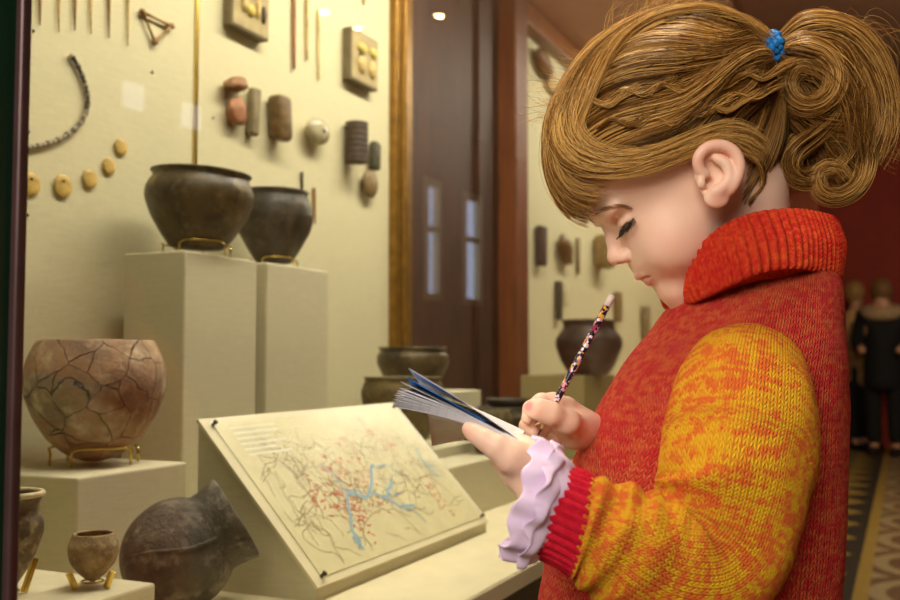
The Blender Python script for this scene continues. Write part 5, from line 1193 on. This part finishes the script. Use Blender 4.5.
hair = link('hair', me, girl)
# the mass of hair lying close to the scalp under the strands
def has_hair(f, u, s):
    return u > np.interp(f, [-110, -85, -60, -30, -8, 8, 30, 60, 90, 108, 125], [-40, -42, -34, 0, 16, 30, 42, 54, 66, 74, 78])
cv, cf = [], []; NA, NB = 120, 90
Dm = np.array([[(math.sin(b) * math.cos(a), math.cos(b), math.sin(b) * math.sin(a)) for a in np.linspace(0, 2 * PI, NA, endpoint=False)] for b in np.linspace(0.001, 2.35, NB)]); DD = Dm.reshape(-1, 3); rs = scalp_r(DD); Pm = SKC + DD * (rs + 4.0)[:, None]; ok = has_hair(Pm[:, 0], Pm[:, 1], Pm[:, 2])
Pw = np.where(ok[:, None], Pm, SKC + DD * (rs - 1.5)[:, None]); mb = MB(); Fq = []
for i in range(NB - 1):
    for k in range(NA):
        q = (i * NA + k, i * NA + (k + 1) % NA, (i + 1) * NA + (k + 1) % NA, (i + 1) * NA + k)
        if sum(ok[list(q)]) >= 1: Fq.append(q)
mb.add([L(*p) for p in Pw], Fq); mb.build('under_hair', plain('dark_hair', (74, 48, 24), 0.6, 0.2, 120, 0.001), hair)
# hair tie
mb = MB(); tc = L(TIE[0], TIE[1], TIE[2] + 3); axd = (at(792, 42, .81) - tc).normalized(); xx = Vector((0, -1, 0)); xx = (xx - axd * xx.dot(axd)).normalized(); yy = axd.cross(xx)
for lay in range(3):
    pts = []
    for k in range(72):
        a = 2 * PI * k / 72; rr2 = 0.0108 + 0.0013 * math.sin(13 * a + lay * 2) + 0.0008 * math.sin(7 * a + lay); pts.append(tc + axd * (-0.004 + 0.004 * lay + 0.0012 * math.sin(9 * a + lay)) + (xx * math.cos(a) + yy * math.sin(a)) * rr2)
    mb.tube(pts, [0.0029 + 0.0006 * math.sin(k * 2.4) for k in range(72)], 10, closed=True)
mb.build('hair_tie', plain('blue_terry', (22, 120, 190), 0.6, 0.3, 300, 0.0012), hair)

# ================================================================ notebook and pencil
def pencil_mat():
    g = G('patterned_pencil_paint'); o = g.obj(); v = g.n('ShaderNodeTexVoronoi'); g.put(v.inputs['Vector'], o); v.inputs['Scale'].default_value = 480
    hue = g.sep(v.outputs['Color'])[0]; col = g.ramp(hue, [(0.0, lin(28, 24, 40)), (0.25, lin(40, 36, 80)), (0.4, lin(214, 150, 170)), (0.55, lin(232, 214, 220)), (0.68, lin(30, 26, 44)), (0.8, lin(226, 170, 40)), (0.9, lin(160, 40, 70))], 'CONSTANT')
    return g.done(col, 0.25, spec=0.6)
p1, p0 = at(612.5, 295.5, .770), at(537.5, 436, .7735); dv = (p1 - p0).normalized()
pen = empty('pencil', p0, 0, 'dark pencil with colourful speckled pattern and pale end held in the hand', 'pencil')
lp = (p1 - p0).length
MB().tube([p0 + dv * (lp * t) for t in (0.10, 0.3, 0.6, 0.925)], 0.0027, 12).build('barrel', pencil_mat(), pen)
MB().tube([p0 + dv * (lp * t) for t in (0.925, 0.97, 1.0)], [0.0028, 0.0028, 0.0025], 14).build('end_cap', plain('pale_cap', (226, 206, 196), 0.35, 0.05), pen)
MB().tube([p0 + dv * 0.006, p0 + dv * (lp * 0.10)], [0.0010, 0.0027], 12).build('sharpened_wood', plain('cut_wood', (206, 166, 112), 0.6, 0.1), pen)
MB().tube([p0, p0 + dv * 0.006], [0.0003, 0.0010], 8).build('lead', plain('graphite', (40, 40, 44), 0.4, 0.05), pen)
M_PAGE = plain('page_paper', (240, 238, 240), 0.7, 0.03, 40); M_RULE = plain('ruled_ink', (150, 158, 206), 0.7, 0.05, 40)
bind0 = at(516, 443.5, .681); SPAN = Vector((0.012, 0.098, -0.0020))
nb_e = empty('notebook', bind0, 0, 'small open spiral-less notebook with fanned white pages and a blue picture', 'notebook')
nb_e['label'] = 'small open notebook with fanned white pages and a blue picture'
def leaf(tip, sag, name, mat, th=0.00025, t0=0.0, lift=0.0, rot=0.0, w0=0.0, w1=1.0):
    """one leaf from the binding to its free edge at the point tip"""
    e = at(*tip) - bind0; m, n = 16, 8; V = []; F = []
    up = Vector((0.36, 0.0, 0.93))
    for lay in (0, 1):
        for i in range(m):
            t = t0 + (1 - t0) * i / (m - 1)
            for k in range(n):
                w_ = w0 + (w1 - w0) * k / (n - 1); p = bind0 + e * t + SPAN * w_ + up * (sag * math.sin(PI * t) + lift + rot * w_ * t + (th if lay else 0)); V.append(p)
    q = m * n
    for i in range(m - 1):
        for k in range(n - 1):
            a = i * n + k; F.append((a, a + n, a + n + 1, a + 1)); F.append((q + a, q + a + 1, q + a + n + 1, q + a + n))
    for i in range(m - 1):
        for k in (0, n - 1):
            a = i * n + k; F.append((a, a + n, q + a + n, q + a) if k else (a + n, a, q + a, q + a + n))
    for k in range(n - 1):
        for i in (0, m - 1):
            a = i * n + k; F.append((a + 1, a, q + a, q + a + 1) if i == 0 else (a, a + 1, q + a + 1, q + a))
    mb = MB(); mb.add(V, F); return mb.build(name, mat, nb_e)
tips = [(393.5, 406.5), (393, 404.5), (394, 402.8), (393.2, 401), (394.5, 399.2), (393.6, 397.4), (395.5, 395.8), (396, 394), (398.5, 391.8)]
for i, (x, y) in enumerate(tips):
    pg = leaf((x, y, .676), 0.0030 - 0.0002 * i, 'page', M_PAGE, 0.0003, 0.0, 0.0003 * i, -0.0015 * (i % 3))
    e = at(x, y, .676) - bind0; up = Vector((0.36, 0, 0.93)); mb = MB()
    for k in range(1, 13):              # ruling showing on the near edges
        t = 0.12 + 0.068 * k; q = bind0 + e * t + up * ((0.0030 - 0.0002 * i) * math.sin(PI * t) + 0.0003 * i + 0.00032)
        mb.box(q + SPAN * 0.5, (0.0003, SPAN.y * 0.98, 0.00006), 0, Matrix.Rotation(-math.atan2(SPAN.x, SPAN.y), 4, 'Z') @ Matrix.Rotation(math.atan2(-e.z, e.x), 4, 'Y'))
    pg.data.materials.append(M_RULE); n0 = len(pg.data.polygons); bmx = bmesh.new(); bmx.from_mesh(pg.data); inv = pg.matrix_world.inverted(); bpy.context.view_layer.update(); inv = pg.matrix_world.inverted()
    vs = [bmx.verts.new(inv @ Vector(p)) for p in mb.v]
    for f in mb.f: bmx.faces.new([vs[j] for j in f]).material_index = 1
    bmx.to_mesh(pg.data); bmx.free()
leaf((406.5, 373.0, .678), 0.0010, 'top_page', M_PAGE, 0.0003, 0.0, 0.0034, -0.0150)
leaf((399.5, 384.5, .677), 0.0005, 'curled_page', M_PAGE, 0.0003, 0.0, 0.0020, -0.010)
tag(leaf((405.5, 380.5, .6745), 0.0002, 'picture_page', plain('blue_print', (50, 140, 240), 0.5, 0.25, 60), 0.0003, 0.30, 0.0022, -0.0170), 'blue printed inner page')
leaf((409, 387, .678), 0.0012, 'dark_page', plain('dark_print', (40, 44, 66), 0.6, 0.2, 60), 0.0003, 0.05, 0.0018, -0.012)
tag(leaf((428, 413.5, .682), 0.0024, 'back_page', plain('grey_card', (226, 226, 216), 0.7, 0.05, 40), 0.0006, 0.0, -0.0006, -0.030), 'pale back leaf hanging lowest')
